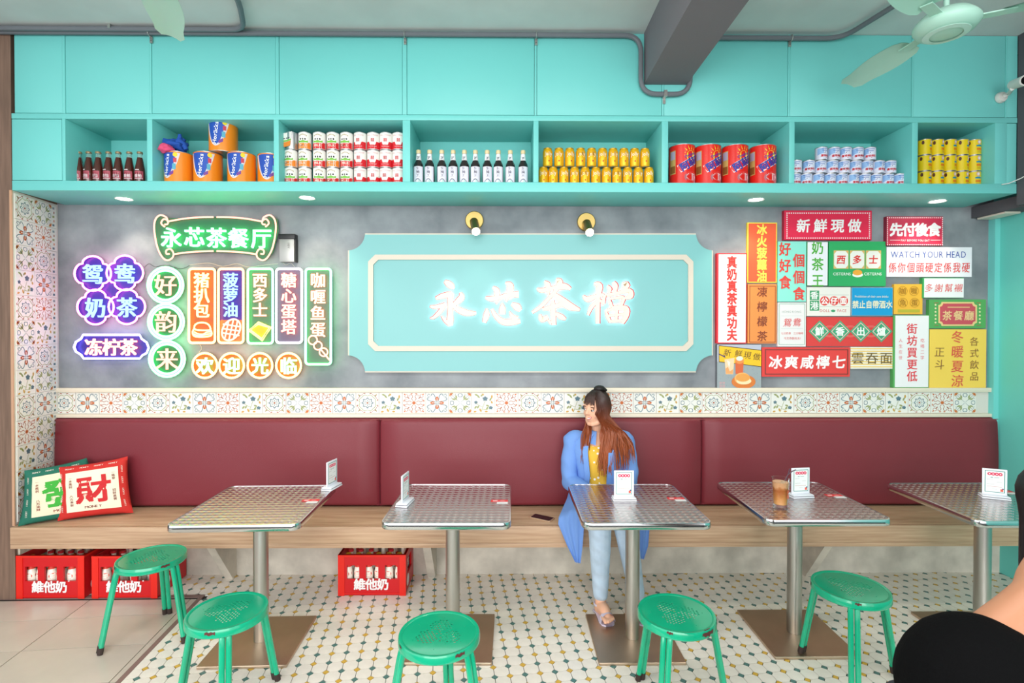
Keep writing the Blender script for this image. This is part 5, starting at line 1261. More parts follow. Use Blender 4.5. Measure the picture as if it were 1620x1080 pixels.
for lab, (px, py), rz, dz in ST:
    p = G(px, py, SHt); loc = (p.x, p.y, .0015 if prs is None or px not in (1345,) else .0165)
    if prs is None: prs = make_stool(lab, loc, radians(rz))
    else: so_ = deepdup(prs, loc, radians(rz), lab)
    if px == 1070:
        m = MB().use(M_RUST); a_ = -1.22 - radians(rz)
        m.grid([[((SR + .0016) * cos(a_ + .4 * i / 10), (SR + .0016) * sin(a_ + .4 * i / 10), SHt + z) for z in (-.024 + .004 * sin(i * 1.9) + .0012 * abs(i - 5), -.0035 - .003 * abs(cos(i * 2.3)))] for i in range(11)])
        m.grid([[((SR - .003 - q) * cos(a_ + .1 + .2 * i / 6), (SR - .003 - q) * sin(a_ + .1 + .2 * i / 6), SHt + .0006) for q in (0, .005 + .002 * sin(i * 2))] for i in range(7)])
        m.build('rust_patch', so_, kind='stuff')
# ------------------------------------------------------------------ crates of soya milk
M_CR = mat('red_crate', '#c9141c', .35, spec=.5); M_CR2 = mat('red_crate_light', '#e02418', .35)
def crate(lab, loc, rz, w, d, h):
    t = thing('bottle_crate', lab, 'crate', loc, rz, 'red bottle crates'); x = w / 2
    def wall(nm, horizontal, y0, y1, front):
        m = MB().use(M_CR); z1, z2 = h * .40, h * .74
        L_ = w if horizontal else d; n = 3 if horizontal else 1; gw = L_ * .185 if horizontal else L_ * .45
        def b(a0, a1, za, zb):
            m.box(a0, a1, y0, y1, za, zb) if horizontal else m.box(y0, y1, a0, a1, za, zb)
        o0 = -L_ / 2 + (.0 if horizontal else .012); o1 = -o0; b(o0, o1, .004, z1); b(o0, o1, z2, h)
        gaps = [(-L_ * .285, ), (0,), (L_ * .285,)] if horizontal else [(0,)]
        e = o0
        for (g,) in gaps: b(e, g - gw / 2, z1, z2); e = g + gw / 2
        b(e, o1, z1, z2); m.build(nm, t, weld=True, smooth=0)
    wall('front_wall', True, 0, .012, 1); wall('back_wall', True, d - .012, d, 0)
    for xx in (-x, x - .012):
        m = MB().use(M_CR); z1, z2 = h * .4, h * .78
        m.box(xx, xx + .012, .012, d - .012, .004, z1).box(xx, xx + .012, .012, d - .012, z2, h).box(xx, xx + .012, .012, d * .25, z1, z2).box(xx, xx + .012, d * .75, d - .012, z1, z2); m.build('side_wall', t, smooth=0)
    MB().use(M_CR).box(-x + .004, x - .004, .004, d - .004, 0, .006).build('bottom', t, smooth=0)
    m = MB().use(M_CR2); m.box(-x - .004, x + .004, -.004, .008, h - .012, h).box(-x - .004, x + .004, d - .008, d + .004, h - .012, h).box(-x - .004, -x + .008, .008, d - .008, h - .012, h).box(x - .008, x + .004, .008, d - .008, h - .012, h); m.build('rim', t, smooth=0)
    for sx_ in (-1, 1): MB().use(M_CR2).box(sx_ * (x + .003), sx_ * (x - .036), -.004, .0, .0, h - .012).build('corner_post', t, smooth=0)
    MB().use(M_CR2).box(-x + .036, x - .036, -.003, 0, .012, .016).build('rib', t, smooth=0)
    mw = flat('#f2eeee', .4)
    for k, c in enumerate('維他奶'):
        m = MB().use(mw)
        def fn(a, b, z, k=k): return (-.112 + k * .071 + a * .074, -.0035 - z * .1, h * .085 + .022 + b * .074)
        putglyph(m, c, fn, .03); m.build('character', t, smooth=0)
    MB().use(mw).prism([(.112 + .004 * cos(a), h * .085 + .085 + .004 * sin(a)) for a in [pi * i / 4 for i in range(8)]], -.004, -.0005).build('mark', t, smooth=0)
    m = MB().use(mw); m.v = [(x + .0005, d * .3 + d * .13 * cos(a), h * .24 + h * .15 * sin(a)) for a in [2 * pi * i / 16 for i in range(16)]]; m.f = [tuple(range(16))]; m.mi = [0]; m.build('side_emblem', t, smooth=0)
    return t
M_MILK = mat('soya_milk_glass', '#fff8ea', .15, coat=.4); M_MILK2 = mat('soya_milk_glass_deep', '#e0cfa8', .15, coat=.4)
bp_ = {}
def milk_bottle(v, lab, loc, group):
    if v in bp_: return deepdup_g(bp_[v], loc, random.random() * 6, lab, group)
    t = thing('milk_bottle', lab, 'bottle', loc, 0, group); R = .0275
    MB().use(M_MILK if v != 2 else M_MILK2).lathe([(R * .9, 0), (R, .005), (R, .128), (R * .86, .148), (.0165, .172), (.0135, .205), (.0135, .224)], 14).build('bottle_body', t)
    MB().use(flat(('#f0b818', '#c8202c', '#f0b818')[v], .35)).lathe([(.0158, .2245), (.0165, .228), (.015, .236)], 14).build('cap', t)
    m = MB().use(flat('#e8402c'))
    for k in range(3): cell(m, R, k * 2.09, .118, .8, .017, 1.015, 12)
    m.lathe([(.0225, .158), (.0170, .174)], 14, cap=False); lb = m.build('label', t)
    m = MB().use(flat('#f4e4d8'))
    for k in range(3): cpatch(m, R, k * 2.09 - .4, k * 2.09 + .4, .115, .121, 4, 1.022)
    m.build('print', lb, kind='stuff'); bp_[v] = t; return t
def deepdup_g(root, loc, rz, lab, group): r = deepdup(root, loc, rz, lab); r['group'] = group; return r
rnd = random.Random(5)
for ci, (cn, px, py, w, d, h, missing) in enumerate((('left', 95, 938, .405, .29, .262, 1), ('middle', 209.5, 938, .39, .29, .258, 7), ('right', 589, 941.5, .41, .27, .252, 2))):
    p = G(px, py, 0)
    lab = ('red crate of soya milk bottles against the wooden post', 'red crate of soya milk bottles behind the left green stool', 'red crate of soya milk bottles standing alone under the middle of the bench')[ci]
    p.y = min(p.y, YS - d - .012)
    crate(lab, (p.x, p.y, .0015), 0, w, d, h)
    nx, ny = 6, 4; sx_ = (w - .03) / nx; sy_ = (d - .03) / ny
    for j in range(ny):
        for i in range(nx):
            if rnd.random() < missing / 24 and (j or ci == 1): continue
            x = p.x - (w - .03) / 2 + sx_ * (i + .5); y = p.y + .015 + sy_ * (j + .5)
            v = (0 if j % 2 == 0 else 1) if ci != 1 else 1
            milk_bottle(v, '%s capped milk bottle in the %s crate, %s row, %s' % (('yellow', 'red')[v == 1], cn, ('front', 'second', 'third', 'back')[j], place_of(i, 6)), (x, y, .0085), 'milk bottles in the %s red crate' % cn)
# ------------------------------------------------------------------ cushions
def cushion(lab, A, B, C, D, T, border, face, big, bigc, small, word):
    """A bottom left, B bottom right, C top right, D top left; puffed pad with printed face"""
    A, B, C, D = map(Vector, (A, B, C, D)); nrm = (B - A).cross(D - A).normalized()
    if nrm.y > 0: nrm = -nrm
    org = (A + B) / 2; t = thing('cushion', lab, 'cushion', tuple(org))
    def S(u, v, side, k=0):
        pu = 1 - .06 * (1 - abs(2 * v - 1) ** 2) * abs(2 * u - 1) ** 3; pv = 1 - .06 * (1 - abs(2 * u - 1) ** 2) * abs(2 * v - 1) ** 3
        uu = .5 + (u - .5) * pu; vv_ = .5 + (v - .5) * pv
        p = (A * (1 - uu) + B * uu) * (1 - vv_) + (D * (1 - uu) + C * uu) * vv_
        th = T * ((max(0, 1 - abs(2 * u - 1) ** 2.6)) * (max(0, 1 - abs(2 * v - 1) ** 2.6))) ** .5
        th += .0035 * noise.noise(Vector((u * 7, v * 7, 3))) * th / T * 2
        return p + nrm * (side * th + k)
    n = 32; a = MB().use(flat(border, .8)); a.grid([[S(i / n, j / n, 1) for j in range(n + 1)] for i in range(n + 1)], True); a.grid([[S(i / n, j / n, -1) for j in range(n + 1)] for i in range(n + 1)]); a.build('cover', t, world=True, smooth=80, weld=True)
    m = MB().use(flat(face, .8)); lo, hi = .14, .87; m.grid([[S(lo + (hi - lo) * i / 24, lo - .02 + (hi - lo) * j / 24, 1, .0012) for j in range(25)] for i in range(25)], True); fc = m.build('printed_face', t, world=True, smooth=80)
    def put(ch, cu, cv, sz, col, nm, par, off=.02, rot=0, lev=.0026):
        m = MB().use(flat(col, .8)); v, f = glyph(ch)
        ns = ((0, 0), (off, off), (-off, -off), (off, -off), (-off, off)) if off else ((0, 0),)
        for i_, (dx, dy) in enumerate(ns):
            vs = []
            for x, y, z in v:
                lx, ly = (x + dx - .5) * sz, (y + dy - .38) * sz; lx, ly = lx * cos(rot) - ly * sin(rot), lx * sin(rot) + ly * cos(rot); vs.append(S(cu + lx, cv + ly, 1, lev + i_ * .00008))
            m.add(vs, f)
        o = m.build(nm, par, world=True, smooth=0); return o
    # fine subdivision is not needed: the strokes are short
    put(big, .52, .5, .5, bigc, 'character', fc, .028)
    m = MB().use(flat(small, .8))
    def line(s, cu, cv, sz, dirn, col=None):
        for k, c in enumerate(s):
            if c == ' ': continue
            v, f = glyph(c); o_ = (k - (len(s) - 1) / 2) * sz * (1.05 if is_cjk(c) else .72)
            cu_, cv_ = (cu + o_, cv) if dirn == 0 else (cu, cv - o_) if dirn == 1 else (cu, cv + o_)
            rt = 0 if dirn in (0, 1) else pi / 2
            for dx in (0, .04):
                vs = []
                for x, y, z in v:
                    lx, ly = (x + dx - (.5 if is_cjk(c) else .35)) * sz, (y - .36) * sz; lx, ly = lx * cos(rt) - ly * sin(rt), lx * sin(rt) + ly * cos(rt); vs.append(S(cu_ + lx, cv_ + ly, 1, .0026 + dx * .002))
                m.add(vs, f)
    line('一本萬利', .21, .66, .05, 1); line('八方來財', .22, .33, .05, 1); line('一路發', .80, .70, .05, 1); line('招財進寶', .80, .36, .05, 1); line(word, .5, .19, .065, 0)
    m.build('small_print', fc, world=True, smooth=0, kind='stuff')
    m = MB().use(flat('#e8ddd0', .8))
    for k in range(4): line('MONEY', .2 + k * .2, .93, .036, 0)
    for k in range(4): line('LUCKY', .075, .2 + k * .2, .034, 2); line('LUCKY', .925, .2 + k * .2, .034, 2)
    m.build('border_print', t, world=True, smooth=0, kind='stuff'); return t
yb1 = 3.185
A = G(31, 833, .452); A.y = max(A.y, 3.18); A.x = -2.945; B = Vector((A.x + .40, 3.41, .455)); Dv = W(26, 744, A.y + .05); Cv = W(137, 724, 3.455)
Dv.x = max(Dv.x, -2.95)
cushion('green edged cushion with a green character, behind the red cushion', A, B, Cv, Dv, .045, '#1f6a58', '#e8dcc0', '發', '#3fa83c', '#8a3c2c', 'MONEY')
A = G(91, 824, .455); B = G(211, 802.5, .455); B.y = min(B.y, 3.40); B.x = W(211, 802, B.y).x; Dv = W(89, 739, A.y + .07); Cv = W(202, 721.5, B.y + .055)
cushion('red edged cream cushion with a large red character, leaning in front', A + Vector((0, -.0, 0)), B, Cv, Dv, .045, '#c42a24', '#efe3cb', '財', '#c8282c', '#7a2c20', 'MONEY')
# ------------------------------------------------------------------ ceiling fans
M_FAN = mat('fan_mint', '#b0dccb', .4)
def make_fan(lab, x, y, z, a0, BL=.46):
    t = thing('ceiling_fan', lab, 'fan', (x, y, z), a0)
    MB().use(M_FAN).lathe([(0, -.035), (.07, -.034), (.105, -.022), (.122, 0), (.122, .012), (.11, .03), (.09, .05), (.03, .062), (0, .063)], 40, cap=False).build('motor_housing', t, smooth=50)
    MB().use(mat('fan_ring', '#c0e4d8', .35)).lathe([(.06, -.0375), (.085, -.0345), (.086, -.033), (.06, -.0345)], 36, cap=False).build('trim_ring', t)
    MB().use(M_FAN).tube([(0, 0, .06), (0, 0, ZC - z - .05)], .011, 12).build('down_rod', t)
    MB().use(M_FAN).lathe([(.012, ZC - z - .09), (.045, ZC - z - .05), (.06, ZC - z - .002)], 24).build('canopy', t)
    for k in range(3):
        R_ = Matrix.Rotation(2 * pi * k / 3, 4, 'Z')
        m = MB().use(M_FAN); P = []
        for i in range(13):
            u = i / 12; r = .19 + (BL - .04) * u; wd = .058 + .018 * sin(pi * min(1, u * 1.3)) - (.02 if i == 12 else 0) - (.012 if i == 0 else 0); tl = radians(12)
            P.append([R_ @ Vector((r, s_ * wd, .02 + s_ * wd * sin(tl) * 1.0 + .008 * (1 - (s_ / 1.0) ** 2))) for s_ in (-1, -.5, 0, .5, 1)])
        m.grid(P); m.grid([[p - Vector((0, 0, .002)) for p in row] for row in P], True); m.build('blade', t, smooth=60)
        m = MB().use(M_FAN); m.v = []; m.box(.10, .235, -.022, .022, .012, .017).xf(R_); m.build('blade_bracket', t)
    return t
h = G(1497, 42, 2.98)
make_fan('mint ceiling fan at the upper right with one blade towards the wall', h.x, h.y, 2.98, radians(94))
make_fan('ceiling fan above the left edge of which only a blade tip shows', -1.30, 1.93, 2.98, radians(116))
# ------------------------------------------------------------------ security camera
M_CAM = mat('cctv_white', '#d8dad4', .35)
b0 = W(1582, 155, YF); t = thing('security_camera', 'small white security camera on an arm by the right dark beam', 'camera', tuple(b0))
k = MB().use(M_CAM).lathe([(.0, .0), (.033, 0), (.033, .01), (.027, .022), (0, .026)], 24, cap=False).xf(Matrix.Translation(b0 + Vector((0, -.0005, 0))) @ Matrix.Rotation(radians(90), 4, 'X')); k.build('mount', t, world=True)
e0 = b0 + Vector((0, -.024, 0)); h0 = W(1611, 131, YF - .17)
MB().use(M_CAM).tube([e0, e0 + Vector((.012, -.02, .008)), h0 + Vector((-.006, .03, -.02))], .011, 12).build('arm', t, world=True)
dv = Vector((-.18, -1, -.18)).normalized()
MB().use(M_CAM).tube([h0 - dv * .05, h0 - dv * .045, h0 + dv * .05, h0 + dv * .053], [.02, .027, .03, .028], 24).build('camera_housing', t, world=True)
MB().use(mat('black_lens', '#050505', .08)).tube([h0 + dv * .0531, h0 + dv * .0545], .0225, 24).build('lens', t, world=True)
# loose cable at the right end, light fitting under the side beam, cabinet at the far left
tag(MB().use(flat('#d8dcd8')).tube([(3.02, YF - .004, 2.527), (3.05, YF - .02, 2.53), (3.085, YF - .06, 2.55), (3.09, 2.9, 2.62)], .003, 6).build('cable', world=True), 'thin white cable running from the cabinet end to the beam', 'cable')
p = W(1590, 342, 3.44); tag(MB().use(mat('fitting_cream', '#e0dccc', .4)).box(3.20, 3.30, 3.36, 3.56, 2.388, 2.3995).build('ceiling_fitting', world=True), 'flat cream fitting under the dark side beam', 'light fitting')
sd = thing('side_cabinet', 'dark cabinet with a white sheet beyond the wooden post at far left', 'cabinet', (-3.5, 3.45, 0))
MB().use(flat('#2c2c32', .6)).box(-3.85, -3.14, 3.38, 3.57, 0.002, 1.0).build('cabinet_body', sd, world=True); MB().use(flat('#8f9296', .5)).box(-3.85, -3.14, 3.36, 3.57, 1.001, 1.04).build('counter', sd, world=True)  # dark body colour stands for the dark opening past the post
MB().use(flat('#b9bcc4', .6)).box(-3.6, -3.15, 3.374, 3.379, .68, .93).build('white_sheet', sd, world=True); MB().use(flat('#7a2626', .5)).box(-3.6, -3.15, 3.45, 3.57, 1.25, 2.1).build('hanging_panel', sd, world=True)

# ------------------------------------------------------------------ people
def remeshed(mb, name, parent, m, voxel, smooth=4, post=None):
    me = mb.data('tmp', smooth=0); o = bpy.data.objects.new('tmp', me); COL.objects.link(o)
    r = o.modifiers.new('r', 'REMESH'); r.mode = 'VOXEL'; r.voxel_size = voxel
    if smooth: s_ = o.modifiers.new('s', 'SMOOTH'); s_.factor = .5; s_.iterations = smooth
    n = bpy.data.meshes.new_from_object(o.evaluated_get(bpy.context.evaluated_depsgraph_get())); bpy.data.objects.remove(o); bpy.data.meshes.remove(me)
    org = Vector(ORG[parent.name]) if parent else Vector((0, 0, 0))
    for v in n.vertices:
        p = v.co.copy()
        if post: p = post(p)
        v.co = p - org
    n.materials.clear(); n.materials.append(m); n.shade_smooth(); n.name = name
    q = bpy.data.objects.new(name, n); COL.objects.link(q); q.parent = parent; return q
def limb(mb, pts, rs, n=14, flatn=1.0):
    pts = [Vector(p) for p in pts]; S_ = smoothpts([tuple(p) + (r,) for p, r in zip(pts, rs)], 5) if len(pts) > 2 else [tuple(p) + (r,) for p, r in zip(pts, rs)]
    mb.tube([q[:3] for q in S_], [q[3] for q in S_], n, flatn=flatn); mb.ball(pts[0], rs[0] * .99, n, 8); mb.ball(pts[-1], rs[-1] * .99, n, 8)
def rings(mb, R_, n=28, a0=0, a1=2 * pi, cap=True):
    P = []
    for cx, cy, z, rx, ry in R_: P.append([(cx + rx * sin(a0 + (a1 - a0) * i / n), cy - ry * cos(a0 + (a1 - a0) * i / n), z) for i in range(n + 1)])
    mb.grid(P, True)
    if cap:
        for row, fl_ in ((P[0], False), (P[-1], True)):
            k = len(mb.v); mb.v += row[:-1]; f = tuple(range(k, k + n)); mb.f.append(f if fl_ else f[::-1]); mb.mi.append(mb.cur)
M_SKIN = mat('skin', '#e9b395', .45, spec=.35); M_SKIN2 = mat('skin_tan', '#b67f60', .5)
def head_pt(C, F_, S__, U_, d, k=1.0, sc=(.071, .092, .112)):
    s_, f, u = d
    w = sc[0] * s_; dp = sc[1] * f; h = sc[2] * u
    if u < 0:
        w *= (1 - .34 * (-u) ** 1.7) * (1 + .22 * u * u); dp *= 1 + (.2 if f > 0 else 0) * u * u
        if f < 0: dp *= 1 - .45 * (-u) ** 1.2
        else: dp *= 1 - .12 * (-u) ** 2
    if f > .3: dp *= 1 - .06 * (f - .3)
    return C + (S__ * w + F_ * dp + U_ * h) * k
def head_skin(mb, C, F_, S__, U_):
    n, m = 36, 26; P = []
    for j in range(m + 1):
        th = pi * j / m; P.append([head_pt(C, F_, S__, U_, (sin(th) * sin(a), sin(th) * cos(a), -cos(th))) for a in [2 * pi * i / n for i in range(n + 1)]])
    mb.grid(P, True)
    L = lambda s_, f, u: C + S__ * s_ + F_ * f + U_ * u
    limb(mb, [L(0, .079, .028), L(0, .090, .004), L(0, .099, -.014)], [.007, .0085, .0105], 10); mb.ball(L(.009, .090, -.018), .0075, 8, 6); mb.ball(L(-.009, .090, -.018), .0075, 8, 6)
    for q in (1, -1):
        mb.ball(L(q * .035, .058, -.024), (.019, .02, .022), 12, 8); mb.ball(L(q * .065, -.008, -.008), (.007, .014, .023), 10, 8); mb.ball(L(q * .03, .076, .03), (.018, .01, .008), 10, 6)
    mb.ball(L(0, .052, -.088), (.018, .016, .017), 12, 8)
    for q in (1, -1): limb(mb, [L(q * .048, .002, -.052), L(q * .040, .032, -.072), L(q * .012, .055, -.089)], [.017, .019, .015], 10)
    mb.ball(L(.0, .03, -.07), (.04, .035, .028), 14, 8); mb.ball(L(0, .074, -.047), (.024, .013, .018), 12, 8)
    return L
def face_parts(root, L, U_, F_, smile=True):
    for q in (1, -1):
        e = L(q * .030, .0775, .004); ey = MB().use(mat('eye_white', '#f1ece8', .2)); ey.ball(e, (.0115, .0118, .0066), 14, 10); eo = ey.build('eye', root, world=True)
        k = MB().use(mat('iris_dark', '#2a160e', .1)); k.ball(e + (F_ * .0068), .0062, 12, 8); k.build('iris', eo, world=True)
        pts = [L(q * (.030 + d), .0775 + .0125 - abs(d) * .55, .004 + .0068 - d * d * 32) for d in (-.014, -.009, -.003, .003, .009, .015)]
        MB().use(flat('#2c1812')).tube(pts, .0013, 6).build('eyelid_line', root, world=True)
        pts = [L(q * (.030 + d), .0885 - abs(d) * .5, .026 - d * d * 22) for d in (-.015, -.008, 0, .008, .016)]
        MB().use(flat('#5a3626')).tube(pts, [.0012, .0022, .0024, .002, .001], 6).build('eyebrow', root, world=True)
    up = [L(d, .0875 - d * d * 18, -.044 + d * d * 14 + (.0015 if abs(d) < .006 else 0)) for d in [(-1 + k / 4) * .026 for k in range(9)]]
    lo = [L(d, .0865 - d * d * 18, -.054 + d * d * 26) for d in [(-1 + k / 4) * .026 for k in range(9)]]
    mu = MB().use(flat('#c4606a', .35)); mu.tube(up, [.0008, .0016, .0022, .0024, .002, .0024, .0022, .0016, .0008], 8); mu.tube(lo, [.0008, .0018, .0026, .003, .0032, .003, .0026, .0018, .0008], 8); mo = mu.build('lips', root, world=True)
    te = MB().use(flat('#f6f1ea', .25)); te.tube([L(d, .0858 - d * d * 18, -.0485 + d * d * 18) for d in [(-1 + k / 3) * .019 for k in range(7)]], [.002, .0035, .004, .004, .004, .0035, .002], 8); te.build('teeth', mo, world=True)
def hand(mb, wrist, dirv, up, side, curl=.5):
    """palm and five separate bent fingers; side = +1 thumb on the dirv x up side"""
    d = Vector(dirv).normalized(); u = Vector(up).normalized(); s_ = d.cross(u).normalized() * side; w = Vector(wrist)
    M = Matrix((s_, d, u)).transposed()
    mb.ball(w + d * .045, (.037, .048, .0145), 14, 10, M); mb.ball(w + d * .008, (.026, .026, .018), 12, 8, M)
    for k, (o, ln) in enumerate(((.028, .068), (.0095, .076), (-.0095, .071), (-.028, .056))):
        b0_ = w + d * .078 + s_ * o - u * (.001 * abs(k - 1)); p = [b0_ - d * .02, b0_]; a = .15
        for f in (.45, .3, .25): a += curl * .6; p.append(p[-1] + (d * cos(a) - u * sin(a)) * ln * f + s_ * o * .02)
        limb(mb, p, [.0088, .0088, .0082, .0075, .0062], 8)
    t0 = w + d * .02 + s_ * .026; p = [t0, t0 + d * .022 + s_ * .018, t0 + d * .046 + s_ * .026 - u * .006, t0 + d * .066 + s_ * .024 - u * .012]; limb(mb, p, [.013, .011, .0095, .0075], 8)
def foot(mb, an, toe, side):
    an = Vector(an); toe = Vector(toe); f = (toe - an); f.z = 0; f.normalize(); s_ = Vector((-f.y, f.x, 0)) * side
    heel = Vector((an.x, an.y, an.z - .055)) - f * .03
    limb(mb, [an, an - Vector((0, 0, .035)), heel], [.031, .033, .026]); mid = an * .45 + toe * .55
    limb(mb, [an - Vector((0, 0, .02)), mid + Vector((0, 0, .004)), toe - f * .012], [.034, .031, .022]); limb(mb, [heel, mid - Vector((0, 0, .012)), toe - f * .02], [.024, .026, .02])
    for k, (o, l, r) in enumerate(((.026, .03, .0115), (.01, .032, .0092), (-.004, .026, .0086), (-.017, .019, .0082), (-.029, .01, .0078))):
        limb(mb, [toe + s_ * o - f * .015, toe + s_ * o + f * l * .5, toe + s_ * o + f * (l - .004) - Vector((0, 0, .004))], [r, r, r * .92], 8)
    return f, s_, heel, mid
# ---- the seated woman
BX, BY = .588, 3.372
wm = thing('person', 'seated woman in blue shirt coat and light jeans, smiling to the side', 'person', (BX, BY, .452))
Fd = Vector((-.74, -.67, -.05)).normalized(); Sd = Vector((-Fd.y, Fd.x, 0)).normalized(); Ud = Sd.cross(Fd).normalized()
if Ud.z < 0: Ud = -Ud
Sd = (Sd - Ud * .06).normalized(); Ud = Fd.cross(Sd).normalized(); Ud = Ud if Ud.z > 0 else -Ud
HC = W(944, 646, 3.31)
body = MB()
TR = [(BX, BY - .01, .475, .155, .105), (BX, BY - .01, .56, .168, .115), (BX, BY - .005, .64, .145, .103), (BX, BY, .72, .13, .095), (BX, BY - .005, .80, .142, .1), (BX, BY - .006, .87, .155, .1), (BX, BY, .93, .158, .085), (BX, BY, .965, .12, .066), (BX - .003, BY - .005, .985, .06, .055)]
rings(body, TR)
for q in (1, -1): body.ball((BX + q * .062, BY - .085, .845), (.05, .03, .048), 14, 10)
shL, shR = Vector((BX - .165, BY, .925)), Vector((BX + .165, BY, .925))
elL, elR = Vector((BX - .195, BY - .05, .675)), Vector((BX + .19, BY - .05, .68))
wrL, wrR = Vector((BX - .07, 3.125, .655)), Vector((BX + .085, 3.125, .655))
limb(body, [shL, shL * .5 + elL * .5 + Vector((-.01, 0, 0)), elL], [.052, .041, .035]); limb(body, [shR, shR * .5 + elR * .5 + Vector((.01, 0, 0)), elR], [.052, .041, .035])
limb(body, [elL, elL * .5 + wrL * .5, wrL], [.035, .032, .022]); limb(body, [elR, elR * .5 + wrR * .5, wrR], [.035, .032, .022])
hand(body, wrL + Vector((0, -.01, -.005)), (.42, -.9, -.2), (0, -.2, 1), -1, .35); hand(body, wrR + Vector((0, -.01, -.005)), (-.3, -.93, -.2), (0, -.2, 1), 1, .35)
hpL, hpR = Vector((BX - .085, BY - .03, .545)), Vector((BX + .085, BY - .03, .545))
knL, knR = Vector((BX - .062, 2.965, .515)), Vector((BX + .085, 2.975, .515))
aL, aR = W(950, 951, 2.985), W(1010, 951, 2.985)
limb(body, [hpL, (hpL + knL) / 2, knL], [.084, .072, .055]); limb(body, [hpR, (hpR + knR) / 2, knR], [.084, .072, .055])
limb(body, [knL, (knL * .6 + aL * .4), aL], [.055, .05, .031]); limb(body, [knR, (knR * .6 + aR * .4), aR], [.055, .05, .031])
tL, tR = Vector((aL.x + .022, 2.872, .052)), Vector((aR.x + .012, 2.872, .052))
fL = foot(body, aL, tL, -1); fR = foot(body, aR, tR, 1)
limb(body, [(BX, BY, .96), (BX - .008, BY - .02, 1.01), tuple(HC - Ud * .06 - Fd * .02)], [.052, .044, .046])
LF = head_skin(body, HC, Fd, Sd, Ud)
remeshed(body, 'body', wm, M_SKIN, .0042, 3)
face_parts(wm, LF, Ud, Fd)
for fv, an, toe in ((fL, aL, tL), (fR, aR, tR)):
    f, s_, heel, mid = fv
    m = MB().use(mat('lavender_leather', '#cfc6dc', .45)); c = Vector((heel.x, heel.y, 0)); 
    for (p, z0, z1, wd, ln) in ((heel, .0165, heel.z - .02, .024, .026),): m.slab([tuple((Vector((p.x, p.y)) + Vector((f.x, f.y)) * a + Vector((s_.x, s_.y)) * b)) for a, b in ((-ln, -wd), (ln * .6, -wd), (ln * .6, wd), (-ln, wd))], z0, z1)
    P = []
    for u, zz, w_ in ((-.03, heel.z - .022, .026), (.03, mid.z - .036, .03), (.075, .028, .036), (.115, .0245, .041), (.15, .0245, .036), (.165, .026, .02)):
        b = Vector((heel.x, heel.y, 0)) + f * u; P.append([b - s_ * w_ + Vector((0, 0, zz)), b + s_ * w_ + Vector((0, 0, zz)), b + s_ * w_ + Vector((0, 0, zz - .008)), b - s_ * w_ + Vector((0, 0, zz - .008)), b - s_ * w_ + Vector((0, 0, zz))])
    m.grid(P); sd_ = m.build('sandal', wm, world=True, smooth=40)
    m = MB().use(MATS['lavender_leather']); b = toe - f * .012
    m.grid([[b + f * a + s_ * (.041 * cos(t)) + Vector((0, 0, -.024 + .052 * sin(t))) for a in (-.016, 0, .014)] for t in [pi * k / 12 for k in range(13)]]); m.build('toe_strap', sd_, world=True)
    MB().use(MATS['lavender_leather']).tube([an + Vector((.036 * cos(t), .036 * sin(t), -.012)) for t in [2 * pi * k / 20 for k in range(20)]], .0055, 6, True).build('ankle_strap', sd_, world=True)
# jeans
M_JEAN = mat('pale_denim', '#b9cde0', .8, bump=.3, bscale=150, var=.16, vscale=9)
j = MB(); rings(j, [(BX, BY - .01, .465, .158, .11), (BX, BY - .012, .55, .176, .122), (BX, BY - .008, .63, .15, .108)])
for h_, k_, a_ in ((hpL, knL, aL), (hpR, knR, aR)):
    ah = a_ + (k_ - a_).normalized() * .045
    limb(j, [h_, (h_ + k_) / 2, k_ + Vector((0, .01, 0))], [.09, .08, .066]); limb(j, [k_, k_ * .6 + ah * .4, ah], [.066, .058, .043])
def jfold(p): return p + Vector((.0, -.003, 0)) * sin(p.z * 90 + p.x * 40) * (1 if p.z < .5 else .4)
remeshed(j, 'jeans', wm, M_JEAN, .006, 4, jfold)
# dress top in yellow with white dots
md = bpy.data.materials.new('yellow_dotted'); md.use_nodes = True; nt = md.node_tree; b = nt.nodes['Principled BSDF']; b.inputs['Roughness'].default_value = .8
tc = nt.nodes.new('ShaderNodeTexCoord'); vo = nt.nodes.new('ShaderNodeTexVoronoi'); vo.inputs['Scale'].default_value = 36; vo.inputs['Randomness'].default_value = .5
mt = nt.nodes.new('ShaderNodeMath'); mt.operation = 'LESS_THAN'; mt.inputs[1].default_value = .26; mx = nt.nodes.new('ShaderNodeMix'); mx.data_type = 'RGBA'; mx.inputs[6].default_value = (*lin('#e8b83c'), 1); mx.inputs[7].default_value = (*lin('#f6f0e4'), 1)
nt.links.new(tc.outputs['Object'], vo.inputs[0]); nt.links.new(vo.outputs['Distance'], mt.inputs[0]); nt.links.new(mt.outputs[0], mx.inputs[0]); nt.links.new(mx.outputs[2], b.inputs[0])
d_ = MB().use(md); rows_ = []
for cx, cy, z, rx, ry in TR[1:7]:
    chest = .014 if .78 < z < .9 else .004
    rows_.append((cx, cy - chest * .5, z, rx + .008, ry + .01 + chest * .6))
rows_[-1] = (BX, BY, .915, .15, .088)
rings(d_, rows_, 40, cap=False); 
def dfold(p): return p
d_.v = [tuple(Vector(p) + Vector((0, -.004 * sin(p[0] * 75 + p[2] * 8), 0))) for p in d_.v]
d_.build('blouse', wm, world=True, smooth=80)
